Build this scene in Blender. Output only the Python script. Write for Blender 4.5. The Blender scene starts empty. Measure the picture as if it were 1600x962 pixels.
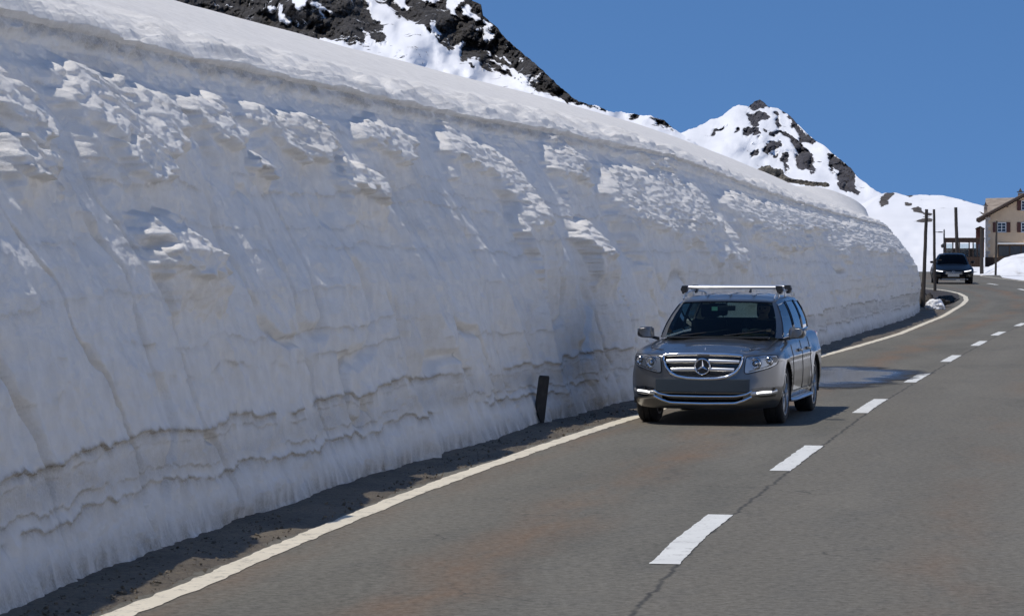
import bpy, bmesh, math, random
import numpy as np
from mathutils import Vector, Matrix
R = math.radians
random.seed(4); rng = np.random.default_rng(7)
scene = bpy.context.scene
col = scene.collection

# ------------------------------------------------------------------ camera
CAMH, FPX, HY = 2.07, 4300.0, 398.0
cam = bpy.data.objects.new('camera', bpy.data.cameras.new('camera'))
col.objects.link(cam)
cam.data.lens = FPX / 1600 * 36; cam.data.sensor_width = 36
cam.data.clip_start = 0.5; cam.data.clip_end = 9000
cam.location = (0, 0, CAMH)
cam.rotation_euler = (math.pi / 2 - math.atan((481 - HY) / FPX), 0, 0)
scene.camera = cam
# ------------------------------------------------------------------ world and sun
SUN_EL, SUN_AZ = 64.0, 251.0          # azimuth clockwise from +Y
w = bpy.data.worlds.new('World'); scene.world = w; w.use_nodes = True
nt = w.node_tree
sky = nt.nodes.new('ShaderNodeTexSky'); sky.sky_type = 'NISHITA'; sky.sun_disc = False
sky.sun_elevation = R(SUN_EL); sky.sun_rotation = R(SUN_AZ)
sky.altitude = 2300; sky.air_density = 1.0; sky.dust_density = 0.15; sky.ozone_density = 3.6
bg = nt.nodes['Background']; bg.inputs[1].default_value = 0.14
# high mountain sky: the lookup is lifted a little so that the blue stays deep down to the ridges
tcw = nt.nodes.new('ShaderNodeTexCoord'); va_ = nt.nodes.new('ShaderNodeVectorMath'); va_.operation = 'MULTIPLY_ADD'
va_.inputs[1].default_value = (1, 1, 1.15); va_.inputs[2].default_value = (0, 0, .30); nt.links.new(tcw.outputs['Generated'], va_.inputs[0])
nz_ = nt.nodes.new('ShaderNodeVectorMath'); nz_.operation = 'NORMALIZE'; nt.links.new(va_.outputs[0], nz_.inputs[0]); nt.links.new(nz_.outputs[0], sky.inputs[0])
hs_ = nt.nodes.new('ShaderNodeHueSaturation'); hs_.inputs['Saturation'].default_value = 1.15; nt.links.new(sky.outputs[0], hs_.inputs['Color']); nt.links.new(hs_.outputs[0], bg.inputs[0])
sd = bpy.data.lights.new('sun', 'SUN'); sun = bpy.data.objects.new('sun', sd); col.objects.link(sun)
sd.energy = 3.2; sd.angle = R(0.55); sd.color = (1.0, 0.94, 0.85)
sv = Vector((math.sin(R(SUN_AZ)) * math.cos(R(SUN_EL)), math.cos(R(SUN_AZ)) * math.cos(R(SUN_EL)), math.sin(R(SUN_EL))))
sun.rotation_euler = sv.to_track_quat('Z', 'Y').to_euler()
scene.view_settings.view_transform = 'Standard'; scene.view_settings.look = 'None'
scene.view_settings.exposure = 0.0; scene.view_settings.gamma = 1.0
scene.render.engine = 'CYCLES'
scene.cycles.max_bounces = 6; scene.cycles.transparent_max_bounces = 12

# ------------------------------------------------------------------ helpers
def at(x, y, D):
    """point at distance D seen in direction of photo position x, y"""
    return Vector(((x - 800) / FPX * D, D, CAMH + (HY - y) / FPX * D))
def zp(D):
    """height of the ground along the view"""
    t = np.clip((np.asarray(D, float) - 90) / 40, 0, 1)
    return .75 * t * t * (3 - 2 * t)

def _h(ix, iy, iz, s):
    n = (ix * 374761393 + iy * 668265263 + iz * 2147483647 + s * 974634777) & 0xffffffff
    n = ((n ^ (n >> 13)) * 1274126177) & 0xffffffff
    n = ((n ^ (n >> 15)) * 2246822519) & 0xffffffff
    return ((n ^ (n >> 16)) & 0xffffff) / float(0xffffff) * 2 - 1
def vnoise(x, y, z=0.0, seed=0):
    x, y, z = np.broadcast_arrays(np.asarray(x, float), np.asarray(y, float), np.asarray(z, float))
    fx, fy, fz = np.floor(x), np.floor(y), np.floor(z)
    ix, iy, iz = fx.astype(np.int64), fy.astype(np.int64), fz.astype(np.int64)
    u, v, t = x - fx, y - fy, z - fz
    u = u * u * u * (u * (u * 6 - 15) + 10); v = v * v * v * (v * (v * 6 - 15) + 10); t = t * t * (3 - 2 * t)
    r = 0
    flat = not np.any(t)
    for c in ((0,) if flat else (0, 1)):
        wc = (1 - t) if c == 0 else t
        a = _h(ix, iy, iz + c, seed); b = _h(ix + 1, iy, iz + c, seed)
        d = _h(ix, iy + 1, iz + c, seed); e = _h(ix + 1, iy + 1, iz + c, seed)
        r = r + wc * ((a * (1 - u) + b * u) * (1 - v) + (d * (1 - u) + e * u) * v)
    return r
def fbm(x, y, seed=0, oct=4, g=.5):
    a, s, t = 1., 0., 0.
    for o in range(oct):
        s = s + a * vnoise(x * 2 ** o + o * 17.3, y * 2 ** o - o * 9.1, 0.0, seed + o); t += a; a *= g
    return s / t
def ridged(x, y, seed=0, oct=4, g=.5):
    a, s, t = 1., 0., 0.
    for o in range(oct):
        s = s + a * (1 - 2 * np.abs(vnoise(x * 2 ** o + o * 7.7, y * 2 ** o + o * 3.1, 0.0, seed + o))); t += a; a *= g
    return s / t
def sstep(a, b, x):
    t = np.clip((x - a) / (b - a), 0, 1); return t * t * (3 - 2 * t)

def tag(o, label=None, cat=None, group=None, kind=None):
    if label: o['label'] = label
    if cat: o['category'] = cat
    if group: o['group'] = group
    if kind: o['kind'] = kind
    return o
def empty(name, loc=(0, 0, 0), rz=0.0):
    o = bpy.data.objects.new(name, None); col.objects.link(o); o.location = loc; o.rotation_euler = (0, 0, rz)
    o.empty_display_size = .3
    return o
def mesh_np(name, verts, quads, mat, parent=None, smooth=True, attrs=None, uv=None):
    me = bpy.data.meshes.new(name)
    verts = np.asarray(verts, np.float32).reshape(-1, 3); quads = np.asarray(quads, np.int32)
    k = quads.shape[1]
    me.vertices.add(len(verts)); me.vertices.foreach_set('co', verts.ravel())
    me.loops.add(quads.size); me.loops.foreach_set('vertex_index', quads.ravel())
    me.polygons.add(len(quads)); me.polygons.foreach_set('loop_start', np.arange(0, quads.size, k, dtype=np.int32))
    me.update(calc_edges=True); me.validate()
    if smooth: me.polygons.foreach_set('use_smooth', np.ones(len(me.polygons), bool))
    for n, a in (attrs or {}).items():
        at_ = me.attributes.new(n, 'FLOAT', 'POINT'); at_.data.foreach_set('value', np.asarray(a, np.float32).ravel())
    if uv is not None:
        l = me.uv_layers.new(name='UVMap')
        l.data.foreach_set('uv', np.asarray(uv, np.float32).reshape(-1, 2)[quads.ravel()].ravel())
    me.materials.append(mat)
    o = bpy.data.objects.new(name, me); col.objects.link(o)
    if parent is not None: o.parent = parent
    return o
def gridq(nu, nv, wrap=False):
    """quads of a vertex grid index = i*nv + j"""
    i = np.arange(nu if wrap else nu - 1)[:, None]; j = np.arange(nv - 1)[None, :]
    i2 = (i + 1) % nu
    return np.stack([(i * nv + j), (i2 * nv + j), (i2 * nv + j + 1), (i * nv + j + 1)], -1).reshape(-1, 4)

class MB:
    """collects shapes and builds them as one mesh object"""
    def __init__(s): s.bm = bmesh.new()
    def box(s, c, d, rot=None, bev=0.0):
        r = bmesh.ops.create_cube(s.bm, size=1.0); vs = r['verts']
        bmesh.ops.scale(s.bm, vec=d, verts=vs)
        if bev > 0:
            es = {e for v in vs for e in v.link_edges}
            rr = bmesh.ops.bevel(s.bm, geom=list(es), offset=bev, segments=2, affect='EDGES', profile=.6)
            vs = list({v for f in rr['faces'] for v in f.verts} | {v for v in vs if v.is_valid})
        if rot is not None: bmesh.ops.rotate(s.bm, cent=(0, 0, 0), matrix=rot, verts=vs)
        bmesh.ops.translate(s.bm, vec=c, verts=vs); return s
    def hull(s, pts):
        vs = [s.bm.verts.new(p) for p in pts]
        bmesh.ops.convex_hull(s.bm, input=vs); return s
    def poly(s, pts):
        s.bm.faces.new([s.bm.verts.new(p) for p in pts]); return s
    def prism(s, pts, d):
        """closed outline pts extruded by vector d"""
        a = [s.bm.verts.new(p) for p in pts]; b = [s.bm.verts.new(Vector(p) + Vector(d)) for p in pts]
        s.bm.faces.new(a); s.bm.faces.new(b[::-1]); n = len(pts)
        for i in range(n): s.bm.faces.new((a[i], b[i], b[(i + 1) % n], a[(i + 1) % n]))
        return s
    def tube(s, pts, r, seg=10, r2=None, closed=False, cap=True):
        """pts path; r radius or list; r2: second half-axis (flattened section)"""
        pts = [Vector(p) for p in pts]; n = len(pts); rings = []
        for i, p in enumerate(pts):
            if closed: t = pts[(i + 1) % n] - pts[i - 1]
            else: t = pts[min(i + 1, n - 1)] - pts[max(i - 1, 0)]
            t.normalize()
            up = Vector((0, 0, 1)) if abs(t.z) < .95 else Vector((1, 0, 0))
            a = t.cross(up).normalized(); b = a.cross(t).normalized()
            ra = r[i] if isinstance(r, (list, tuple)) else r
            rb = ra if r2 is None else r2
            rings.append([s.bm.verts.new(p + a * math.cos(2 * math.pi * k / seg) * ra + b * math.sin(2 * math.pi * k / seg) * rb) for k in range(seg)])
        for i in range(n if closed else n - 1):
            A, B = rings[i], rings[(i + 1) % n]
            for k in range(seg): s.bm.faces.new((A[k], A[(k + 1) % seg], B[(k + 1) % seg], B[k]))
        if cap and not closed:
            s.bm.faces.new(rings[0][::-1]); s.bm.faces.new(rings[-1])
        return s
    def lathe(s, prof, c, axis='Y', seg=40, closed=False):
        """prof (radius, offset along axis)"""
        rings = []
        for (r, o) in prof:
            ring = []
            for k in range(seg):
                a = 2 * math.pi * k / seg; u, v = r * math.cos(a), r * math.sin(a)
                p = {'Y': (u, o, v), 'X': (o, u, v), 'Z': (u, v, o)}[axis]
                ring.append(s.bm.verts.new(Vector(p) + Vector(c)))
            rings.append(ring)
        m = len(rings)
        for i in range(m if closed else m - 1):
            A, B = rings[i], rings[(i + 1) % m]
            for k in range(seg): s.bm.faces.new((A[k], B[k], B[(k + 1) % seg], A[(k + 1) % seg]))
        return s
    def grid(s, P):
        """P [i][j] points"""
        V = [[s.bm.verts.new(p) for p in row] for row in P]
        for i in range(len(V) - 1):
            for j in range(len(V[0]) - 1): s.bm.faces.new((V[i][j], V[i + 1][j], V[i + 1][j + 1], V[i][j + 1]))
        return s
    def build(s, name, mat, parent=None, smooth=False, angle=38):
        bmesh.ops.recalc_face_normals(s.bm, faces=s.bm.faces)
        me = bpy.data.meshes.new(name); s.bm.to_mesh(me); s.bm.free()
        if smooth:
            for p in me.polygons: p.use_smooth = True
            me.set_sharp_from_angle(angle=R(angle))
        me.materials.append(mat)
        o = bpy.data.objects.new(name, me); col.objects.link(o)
        if parent is not None: o.parent = parent
        return o

# ------------------------------------------------------------------ materials
def mat(name, c, rough=.6, metal=0.0, coat=0.0, spec=.5, noise=None, bump=None, emis=None):
    m = bpy.data.materials.new(name); m.use_nodes = True; n = m.node_tree; b = n.nodes['Principled BSDF']
    b.inputs['Base Color'].default_value = (*c, 1); b.inputs['Roughness'].default_value = rough
    b.inputs['Metallic'].default_value = metal; b.inputs['Coat Weight'].default_value = coat
    b.inputs['Coat Roughness'].default_value = .04
    b.inputs['Specular IOR Level'].default_value = spec
    if emis: b.inputs['Emission Color'].default_value = (*emis[0], 1); b.inputs['Emission Strength'].default_value = emis[1]
    tc = n.nodes.new('ShaderNodeTexCoord')
    if noise:                                   # (scale, second colour, low, high)
        t = n.nodes.new('ShaderNodeTexNoise'); t.inputs['Scale'].default_value = noise[0]; t.inputs['Detail'].default_value = 6
        n.links.new(tc.outputs['Object'], t.inputs[0])
        mr = n.nodes.new('ShaderNodeMapRange'); mr.inputs[1].default_value = noise[2]; mr.inputs[2].default_value = noise[3]
        n.links.new(t.outputs[0], mr.inputs[0])
        mx = n.nodes.new('ShaderNodeMix'); mx.data_type = 'RGBA'
        mx.inputs[6].default_value = (*c, 1); mx.inputs[7].default_value = (*noise[1], 1)
        n.links.new(mr.outputs[0], mx.inputs[0]); n.links.new(mx.outputs[2], b.inputs['Base Color'])
    if bump:
        t = n.nodes.new('ShaderNodeTexNoise'); t.inputs['Scale'].default_value = bump[0]; t.inputs['Detail'].default_value = 5
        n.links.new(tc.outputs['Object'], t.inputs[0])
        bp = n.nodes.new('ShaderNodeBump'); bp.inputs['Strength'].default_value = bump[1]; bp.inputs['Distance'].default_value = bump[2]
        n.links.new(t.outputs[0], bp.inputs['Height']); n.links.new(bp.outputs[0], b.inputs['Normal'])
    return m
class NG:
    """small node writer"""
    def __init__(s, name):
        s.m = bpy.data.materials.new(name); s.m.use_nodes = True; s.t = s.m.node_tree; s.b = s.t.nodes['Principled BSDF']
    def n(s, typ, **kw):
        x = s.t.nodes.new(typ)
        for k, v in kw.items(): setattr(x, k, v)
        return x
    def l(s, a, b): s.t.links.new(a, b)
    def noise(s, vec, scale, detail=4, rough=.5, vscale=None):
        if vscale:
            mp = s.n('ShaderNodeMapping'); mp.inputs['Scale'].default_value = vscale; s.l(vec, mp.inputs[0]); vec = mp.outputs[0]
        t = s.n('ShaderNodeTexNoise'); t.inputs['Scale'].default_value = scale; t.inputs['Detail'].default_value = detail; t.inputs['Roughness'].default_value = rough
        s.l(vec, t.inputs[0]); return t.outputs[0]
    def rng(s, v, a, b, c=0., d=1.):
        r = s.n('ShaderNodeMapRange'); s.l(v, r.inputs[0])
        for i, k in enumerate((a, b, c, d)): r.inputs[i + 1].default_value = k
        return r.outputs[0]
    def math(s, op, a, b=None):
        x = s.n('ShaderNodeMath', operation=op)
        for i, k in enumerate((a, b)):
            if k is None: continue
            if isinstance(k, (int, float)): x.inputs[i].default_value = k
            else: s.l(k, x.inputs[i])
        return x.outputs[0]
    def mix(s, f, a, b):
        x = s.n('ShaderNodeMix', data_type='RGBA')
        for i, k in ((0, f), (6, a), (7, b)):
            if isinstance(k, (int, float)): x.inputs[i].default_value = k
            elif isinstance(k, tuple): x.inputs[i].default_value = (*k, 1)
            else: s.l(k, x.inputs[i])
        return x.outputs[2]
    def attr(s, name): x = s.n('ShaderNodeAttribute', attribute_name=name); return x.outputs['Fac']
    def bump(s, h, st, dist):
        x = s.n('ShaderNodeBump'); x.inputs['Strength'].default_value = st; x.inputs['Distance'].default_value = dist
        s.l(h, x.inputs['Height']); s.l(x.outputs[0], s.b.inputs['Normal'])
    def pos(s): return s.n('ShaderNodeNewGeometry').outputs['Position']

def snow_wall_mat():
    g = NG('old_layered_snow'); p = g.pos()
    fine = g.noise(p, 60, 5, .6); med = g.noise(p, 6, 5, .55)
    streak = g.noise(p, 9, 4, .6, (1, 1, .12))
    d = g.attr('dirt')
    dd = g.math('MULTIPLY', d, g.rng(fine, .3, .62, .55, 1.25))
    c = g.mix(g.rng(med, .35, .7), (.84, .81, .76), (.75, .72, .67))
    c = g.mix(g.math('MULTIPLY', g.rng(streak, .52, .75), .12), c, (.45, .44, .43))
    c = g.mix(g.math('MINIMUM', dd, .93), c, (.24, .205, .155))
    g.l(c, g.b.inputs['Base Color']); g.b.inputs['Roughness'].default_value = .75
    g.b.inputs['Specular IOR Level'].default_value = .25
    gr_ = g.noise(p, 22, 6, .7, (1, 1, 1.6))
    h = g.math('ADD', g.math('ADD', g.math('MULTIPLY', fine, .3), g.math('MULTIPLY', gr_, .6)), g.math('MULTIPLY', med, .4))
    g.bump(h, .7, .03)
    return g.m
def snow_far_mat(name='mountain_snow_and_rock', rock=(.075, .068, .062), sc=.12, amp=1.9):
    g = NG(name); p = g.pos()
    r = g.attr('rock'); n1 = g.noise(p, sc, 10, .72)
    rf = g.rng(g.math('ADD', g.math('ADD', g.math('MULTIPLY', r, .66), .15), g.math('MULTIPLY', g.math('SUBTRACT', n1, .5), amp)), .47, .53)
    rc = g.mix(g.rng(g.noise(p, sc * 2.2, 8, .7), .38, .62), rock, tuple(x * 2.3 for x in rock))
    sc_ = g.mix(g.rng(g.noise(p, sc * .3, 4, .5, (1, 1, .3)), .4, .7), (.84, .845, .86), (.78, .785, .80))
    g.l(g.mix(rf, sc_, rc), g.b.inputs['Base Color']); g.b.inputs['Roughness'].default_value = .85
    g.b.inputs['Specular IOR Level'].default_value = .1
    g.bump(g.math('MULTIPLY', g.noise(p, sc * 1.5, 8, .7), g.math('ADD', g.math('MULTIPLY', rf, 1.0), .04)), .9, 1.6)
    return g.m
def snow_plain_mat(name='snow', a=(.84, .845, .86), b=(.74, .735, .73), dirty=.0):
    g = NG(name); p = g.pos()
    n1 = g.noise(p, 1.3, 7, .6); f = g.noise(p, 30, 4, .6)
    c = g.mix(g.rng(n1, .4, .75), a, b)
    if dirty: c = g.mix(g.math('MULTIPLY', g.rng(g.noise(p, .9, 8, .65, (1, 1, 3)), .55, .7), dirty), c, (.33, .30, .26))
    g.l(c, g.b.inputs['Base Color']); g.b.inputs['Roughness'].default_value = .8; g.b.inputs['Specular IOR Level'].default_value = .2
    g.bump(g.math('ADD', n1, g.math('MULTIPLY', f, .2)), .5, .05)
    return g.m
def asphalt_mat():
    g = NG('asphalt'); uv = g.n('ShaderNodeUVMap').outputs[0]; p = g.pos()
    sx = g.n('ShaderNodeSeparateXYZ'); g.l(uv, sx.inputs[0]); u, v = sx.outputs[0], sx.outputs[1]
    def band(c, w_, sc=.35, wob=.5):            # soft streak running along the road at lateral position c
        wv = g.math('MULTIPLY', g.math('SUBTRACT', g.noise(uv, sc, 3, .5, (0.02, 1, 1)), .5), wob * 2)
        dd = g.math('ABSOLUTE', g.math('SUBTRACT', g.math('ADD', u, wv), c))
        return g.rng(dd, w_, 0.0)
    grain = g.noise(p, 15, 7, .85); big = g.noise(uv, .5, 6, .62, (1, .3, 1)); mid = g.noise(uv, 2.6, 6, .65, (1, .45, 1))
    base = g.mix(g.rng(big, .32, .68), (.104, .098, .078), (.180, .166, .134))
    right = g.rng(u, -.06, .06)
    base = g.mix(g.math('MULTIPLY', right, .5), base, (.176, .156, .122))
    base = g.mix(g.math('MULTIPLY', g.rng(mid, .5, .8), .5), base, (.080, .081, .078))
    rust = g.math('MULTIPLY', g.math('MAXIMUM', band(-1.25, .55), g.math('MULTIPLY', band(-2.62, .3, .3, .15), .75)), g.rng(g.noise(uv, 1.1, 6, .7, (1, .22, 1)), .38, .60))
    rust = g.math('MAXIMUM', rust, g.math('MULTIPLY', g.math('MULTIPLY', band(1.85, .45), g.rng(g.noise(uv, .9, 5, .7, (1, .25, 1)), .42, .7)), .7))
    base = g.mix(g.math('MULTIPLY', rust, .85), base, (.20, .118, .064))
    dark = g.math('MULTIPLY', band(-.95, .16, .35, .5), g.rng(g.noise(uv, 1.6, 6, .75, (1, .4, 1)), .52, .66))
    base = g.mix(g.math('MULTIPLY', dark, .55), base, (.045, .043, .04))
    dark2 = g.math('MULTIPLY', band(1.0, .35, .3, .3), g.rng(g.noise(uv, 1.0, 5, .7, (1, .2, 1)), .45, .7))
    base = g.mix(g.math('MULTIPLY', dark2, .45), base, (.075, .077, .076))
    for cc in (-2.35, -.55, .95, 2.6):               # wheel tracks polished by traffic
        base = g.mix(g.math('MULTIPLY', band(cc, .42, .2, .25), g.rng(big, .35, .6, .10, .34)), base, (.205, .190, .155))
    tarp = g.rng(g.noise(uv, .33, 5, .6, (1, .5, 1)), .60, .635)
    base = g.mix(g.math('MULTIPLY', tarp, .35), base, (.075, .072, .060))
    # seam beside the centre line
    sw = g.math('MULTIPLY', g.math('SUBTRACT', g.noise(uv, 2.5, 4, .6, (0.02, 1, 1)), .5), .16)
    seam = g.rng(g.math('ABSOLUTE', g.math('SUBTRACT', g.math('ADD', u, sw), .09)), .026, .006)
    base = g.mix(g.math('MULTIPLY', seam, g.rng(g.noise(uv, 1.3, 3, .6), .25, .42)), base, (.028, .027, .026))
    # thin cracks
    vo = g.n('ShaderNodeTexVoronoi', feature='DISTANCE_TO_EDGE'); vo.inputs['Scale'].default_value = .42
    wp = g.n('ShaderNodeMapping'); wp.inputs['Scale'].default_value = (1, .8, 1); g.l(uv, wp.inputs[0])
    nz = g.n('ShaderNodeTexNoise'); nz.inputs['Scale'].default_value = 2.2; nz.inputs['Detail'].default_value = 6; g.l(uv, nz.inputs[0])
    va = g.n('ShaderNodeVectorMath', operation='MULTIPLY_ADD'); g.l(nz.outputs['Color'], va.inputs[0]); va.inputs[1].default_value = (.7, .7, 0); g.l(wp.outputs[0], va.inputs[2])
    g.l(va.outputs[0], vo.inputs[0])
    cr = g.math('MULTIPLY', g.rng(vo.outputs['Distance'], .006, .0015), g.rng(g.noise(uv, .8, 3, .5), .55, .62))
    base = g.mix(g.math('MULTIPLY', cr, .75), base, (.035, .033, .03))
    # grain
    base2 = g.mix(g.rng(grain, .36, .64), g.mix(.52, base, (.03, .03, .027)), g.mix(.22, base, (.40, .385, .34)))
    g.l(base2, g.b.inputs['Base Color']); g.b.inputs['Roughness'].default_value = .88; g.b.inputs['Specular IOR Level'].default_value = .25
    g.bump(grain, .5, .006)
    return g.m
def paint_line_mat(name, c, wear=.5):
    g = NG(name); p = g.pos()
    n1 = g.noise(p, 7, 6, .7); n2 = g.noise(p, 45, 3, .6)
    f = g.math('MULTIPLY', g.rng(g.math('ADD', g.math('MULTIPLY', n1, .7), g.math('MULTIPLY', n2, .3)), .53, .66), wear)
    c2 = g.mix(g.rng(g.noise(p, 1.7, 4, .6), .3, .7), c, tuple(k * .86 for k in c))
    g.l(g.mix(f, c2, (.17, .16, .14)), g.b.inputs['Base Color']); g.b.inputs['Roughness'].default_value = .7
    g.bump(n2, .3, .003)
    return g.m
def gravel_mat(name='wet_gravel', a=(.060, .049, .035), b=(.20, .162, .110)):
    g = NG(name); p = g.pos()
    n1 = g.noise(p, 28, 5, .75); n2 = g.noise(p, 1.2, 5, .6)
    c = g.mix(g.rng(g.math('ADD', g.math('MULTIPLY', n1, .6), g.math('MULTIPLY', n2, .4)), .38, .64), a, b)
    g.l(c, g.b.inputs['Base Color']); g.b.inputs['Roughness'].default_value = .65
    g.bump(n1, .9, .03)
    return g.m
def wood_mat(name, a, b):
    g = NG(name); tc = g.n('ShaderNodeTexCoord').outputs['Object']
    n1 = g.noise(tc, 14, 5, .6, (1, 1, .06))
    g.l(g.mix(g.rng(n1, .35, .65), a, b), g.b.inputs['Base Color']); g.b.inputs['Roughness'].default_value = .85
    g.bump(n1, .5, .01)
    return g.m
def glass_mat(name, tint, rough=.01, refl=1.0):
    m = bpy.data.materials.new(name); m.use_nodes = True; n = m.node_tree; n.nodes.remove(n.nodes['Principled BSDF'])
    t = n.nodes.new('ShaderNodeBsdfTransparent'); t.inputs[0].default_value = (*tint, 1)
    gl = n.nodes.new('ShaderNodeBsdfGlossy'); gl.inputs['Roughness'].default_value = rough
    fr = n.nodes.new('ShaderNodeFresnel'); fr.inputs[0].default_value = 1.5
    mu = n.nodes.new('ShaderNodeMath'); mu.operation = 'MULTIPLY'; mu.inputs[1].default_value = refl; n.links.new(fr.outputs[0], mu.inputs[0])
    mx = n.nodes.new('ShaderNodeMixShader'); n.links.new(mu.outputs[0], mx.inputs[0]); n.links.new(t.outputs[0], mx.inputs[1]); n.links.new(gl.outputs[0], mx.inputs[2])
    n.links.new(mx.outputs[0], n.nodes['Material Output'].inputs[0])
    return m
def paint_mat(name, c, metal=.75, rough=.32, coat=1.0):
    g = NG(name); tc = g.n('ShaderNodeTexCoord').outputs['Object']
    n1 = g.noise(tc, 3, 6, .6); fl = g.noise(tc, 900, 1, .5)
    zz = g.n('ShaderNodeSeparateXYZ'); g.l(tc, zz.inputs[0])
    dust = g.math('MULTIPLY', g.rng(zz.outputs[2], .75, .2), g.rng(n1, .3, .75))
    cc = g.mix(g.math('MULTIPLY', dust, .35), c, (.16, .145, .125))
    g.l(cc, g.b.inputs['Base Color']); g.b.inputs['Metallic'].default_value = metal
    g.l(g.rng(n1, .3, .7, rough * .85, rough * 1.25), g.b.inputs['Roughness'])
    g.b.inputs['Coat Weight'].default_value = coat; g.b.inputs['Coat Roughness'].default_value = .05
    return g.m

M = dict(
    wall=snow_wall_mat(), mtn=snow_far_mat(rock=(.050, .047, .045), sc=.28, amp=2.7), peak=snow_far_mat('peak_snow_and_rock', (.050, .048, .052), .11), hill=snow_far_mat('hill_snow_and_rock', (.07, .062, .055), .12),
    snow=snow_plain_mat(), dsnow=snow_plain_mat('dirty_snow', dirty=.6), asphalt=asphalt_mat(),
    edge=paint_line_mat('cream_road_paint', (.74, .67, .53), .85), dash=paint_line_mat('white_road_paint', (.76, .76, .72), .7),
    gravel=gravel_mat(), bank=gravel_mat('dark_earth', (.02, .017, .013), (.085, .065, .045)),
    rock=mat('lichen_rock', (.16, .14, .11), .9, noise=(2.2, (.06, .055, .045), .4, .6), bump=(6, .9, .08)),
    pole=wood_mat('weathered_dark_wood', (.030, .025, .021), (.075, .060, .047)), brown=wood_mat('brown_stained_wood', (.036, .022, .016), (.070, .042, .028)),
    stucco=mat('cream_stucco', (.60, .45, .30), .9, noise=(.7, (.52, .38, .25), .35, .7), bump=(8, .3, .02)),
    stone=mat('pale_quoin_stone', (.50, .47, .43), .9, noise=(3, (.36, .33, .30), .4, .65)),
    slab=mat('old_stone_roof', (.36, .30, .24), .9, noise=(1.0, (.25, .20, .16), .4, .6), bump=(5, .5, .04)),
    shutter=mat('red_brown_shutter', (.085, .030, .022), .7, noise=(8, (.09, .025, .02), .4, .7)),
    dglass=mat('dark_window_glass', (.02, .025, .03), .06, spec=.8), white=mat('white_trim', (.72, .71, .68), .6),
    paint=paint_mat('grey_metallic_paint', (.165, .164, .162), .86, .30, .7), navy=mat('black_car_paint', (.003, .004, .007), .28, spec=.12),
    chrome=mat('chrome', (.78, .78, .79), .12, 1.0), alu=mat('brushed_aluminium', (.80, .80, .80), .32, .85), satin=mat('satin_silver', (.55, .56, .57), .3, .8),
    black=mat('black_plastic', (.014, .014, .015), .5), gloss=mat('gloss_black', (.006, .006, .007), .12, coat=1),
    rubber=mat('tyre_rubber', (.016, .016, .017), .82, bump=(60, .3, .004)), rim=mat('alloy', (.33, .34, .35), .35, .8),
    seat=mat('dark_seat_fabric', (.018, .018, .02), .85), dash_m=mat('dashboard', (.012, .012, .013), .6),
    slate=mat('slate_panel', (.030, .041, .054), .8, spec=.2), lampglass=glass_mat('headlamp_glass', (.9, .92, .94), .02, 1.0),
    wind=glass_mat('windscreen_glass', (.42, .52, .49), .01, .55), side=glass_mat('tinted_side_glass', (.16, .19, .20), .01, 1.6),
    lamp=mat('daytime_lamp', (.85, .88, .9), .2, spec=.8, emis=((1, .98, .95), 1.6)),
    water=mat('standing_water', (.012, .018, .03), .03, spec=.6, bump=(6, .15, .003)),
    skin=mat('skin', (.70, .45, .33), .5), cloth=mat('dark_jacket', (.03, .03, .038), .85), hair=mat('dark_hair', (.02, .014, .01), .6),
    yellow=mat('yellow_cloth', (.45, .38, .08), .8), sticker=mat('green_sticker', (.25, .62, .48), .5), plate=mat('white_plate', (.34, .34, .33), .4),
    ink=mat('black_print', (.02, .02, .02), .5))

# ================================================================== GROUND
def smooth_curve(pts, n, passes=3):
    """resample a polyline by arc length with n points, lightly smoothed"""
    P = np.array(pts, float); d = np.r_[0, np.cumsum(np.hypot(*np.diff(P[:, :2], axis=0).T))]
    s = np.linspace(0, d[-1], n); Q = np.stack([np.interp(s, d, P[:, k]) for k in range(P.shape[1])], 1)
    for _ in range(passes):
        Q[1:-1] = (Q[:-2] + 2 * Q[1:-1] + Q[2:]) / 4
    return Q, s
# one ground sheet to the horizon (old snow), polar grid
rr = np.r_[np.linspace(1, 130, 200), np.geomspace(134, 6000, 90)]; aa = np.linspace(-math.pi, math.pi, 721)
A, Rr = np.meshgrid(aa, rr, indexing='ij'); X, Y = Rr * np.sin(A), Rr * np.cos(A)
Z = zp(Y) - .06 - .35 * sstep(3, 9, X - np.interp(Y, [0, 40, 80, 105, 125, 145, 175], [2.5, 7.5, 17, 24, 26, 26.6, 30])) * (Y < 120)
Z = Z - .5 * sstep(220, 600, Rr)
dr = X - np.interp(Y, [-60, 5, 40, 80, 105], [1.5, 4.6, 10.2, 21, 28])          # unseen snow slope added beyond the right verge to bounce sunlight onto the wall
Z = Z + (np.clip(dr, 0, 30) * .42 + .5 * sstep(0, 1.2, dr)) * sstep(112, 92, Y) * (1 + .12 * fbm(X * .3, Y * .3, 2, 3))
mesh_np('snow_ground', np.stack([X, Y, Z], -1), gridq(len(aa), len(rr)), M['snow'])['kind'] = 'structure'

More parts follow.
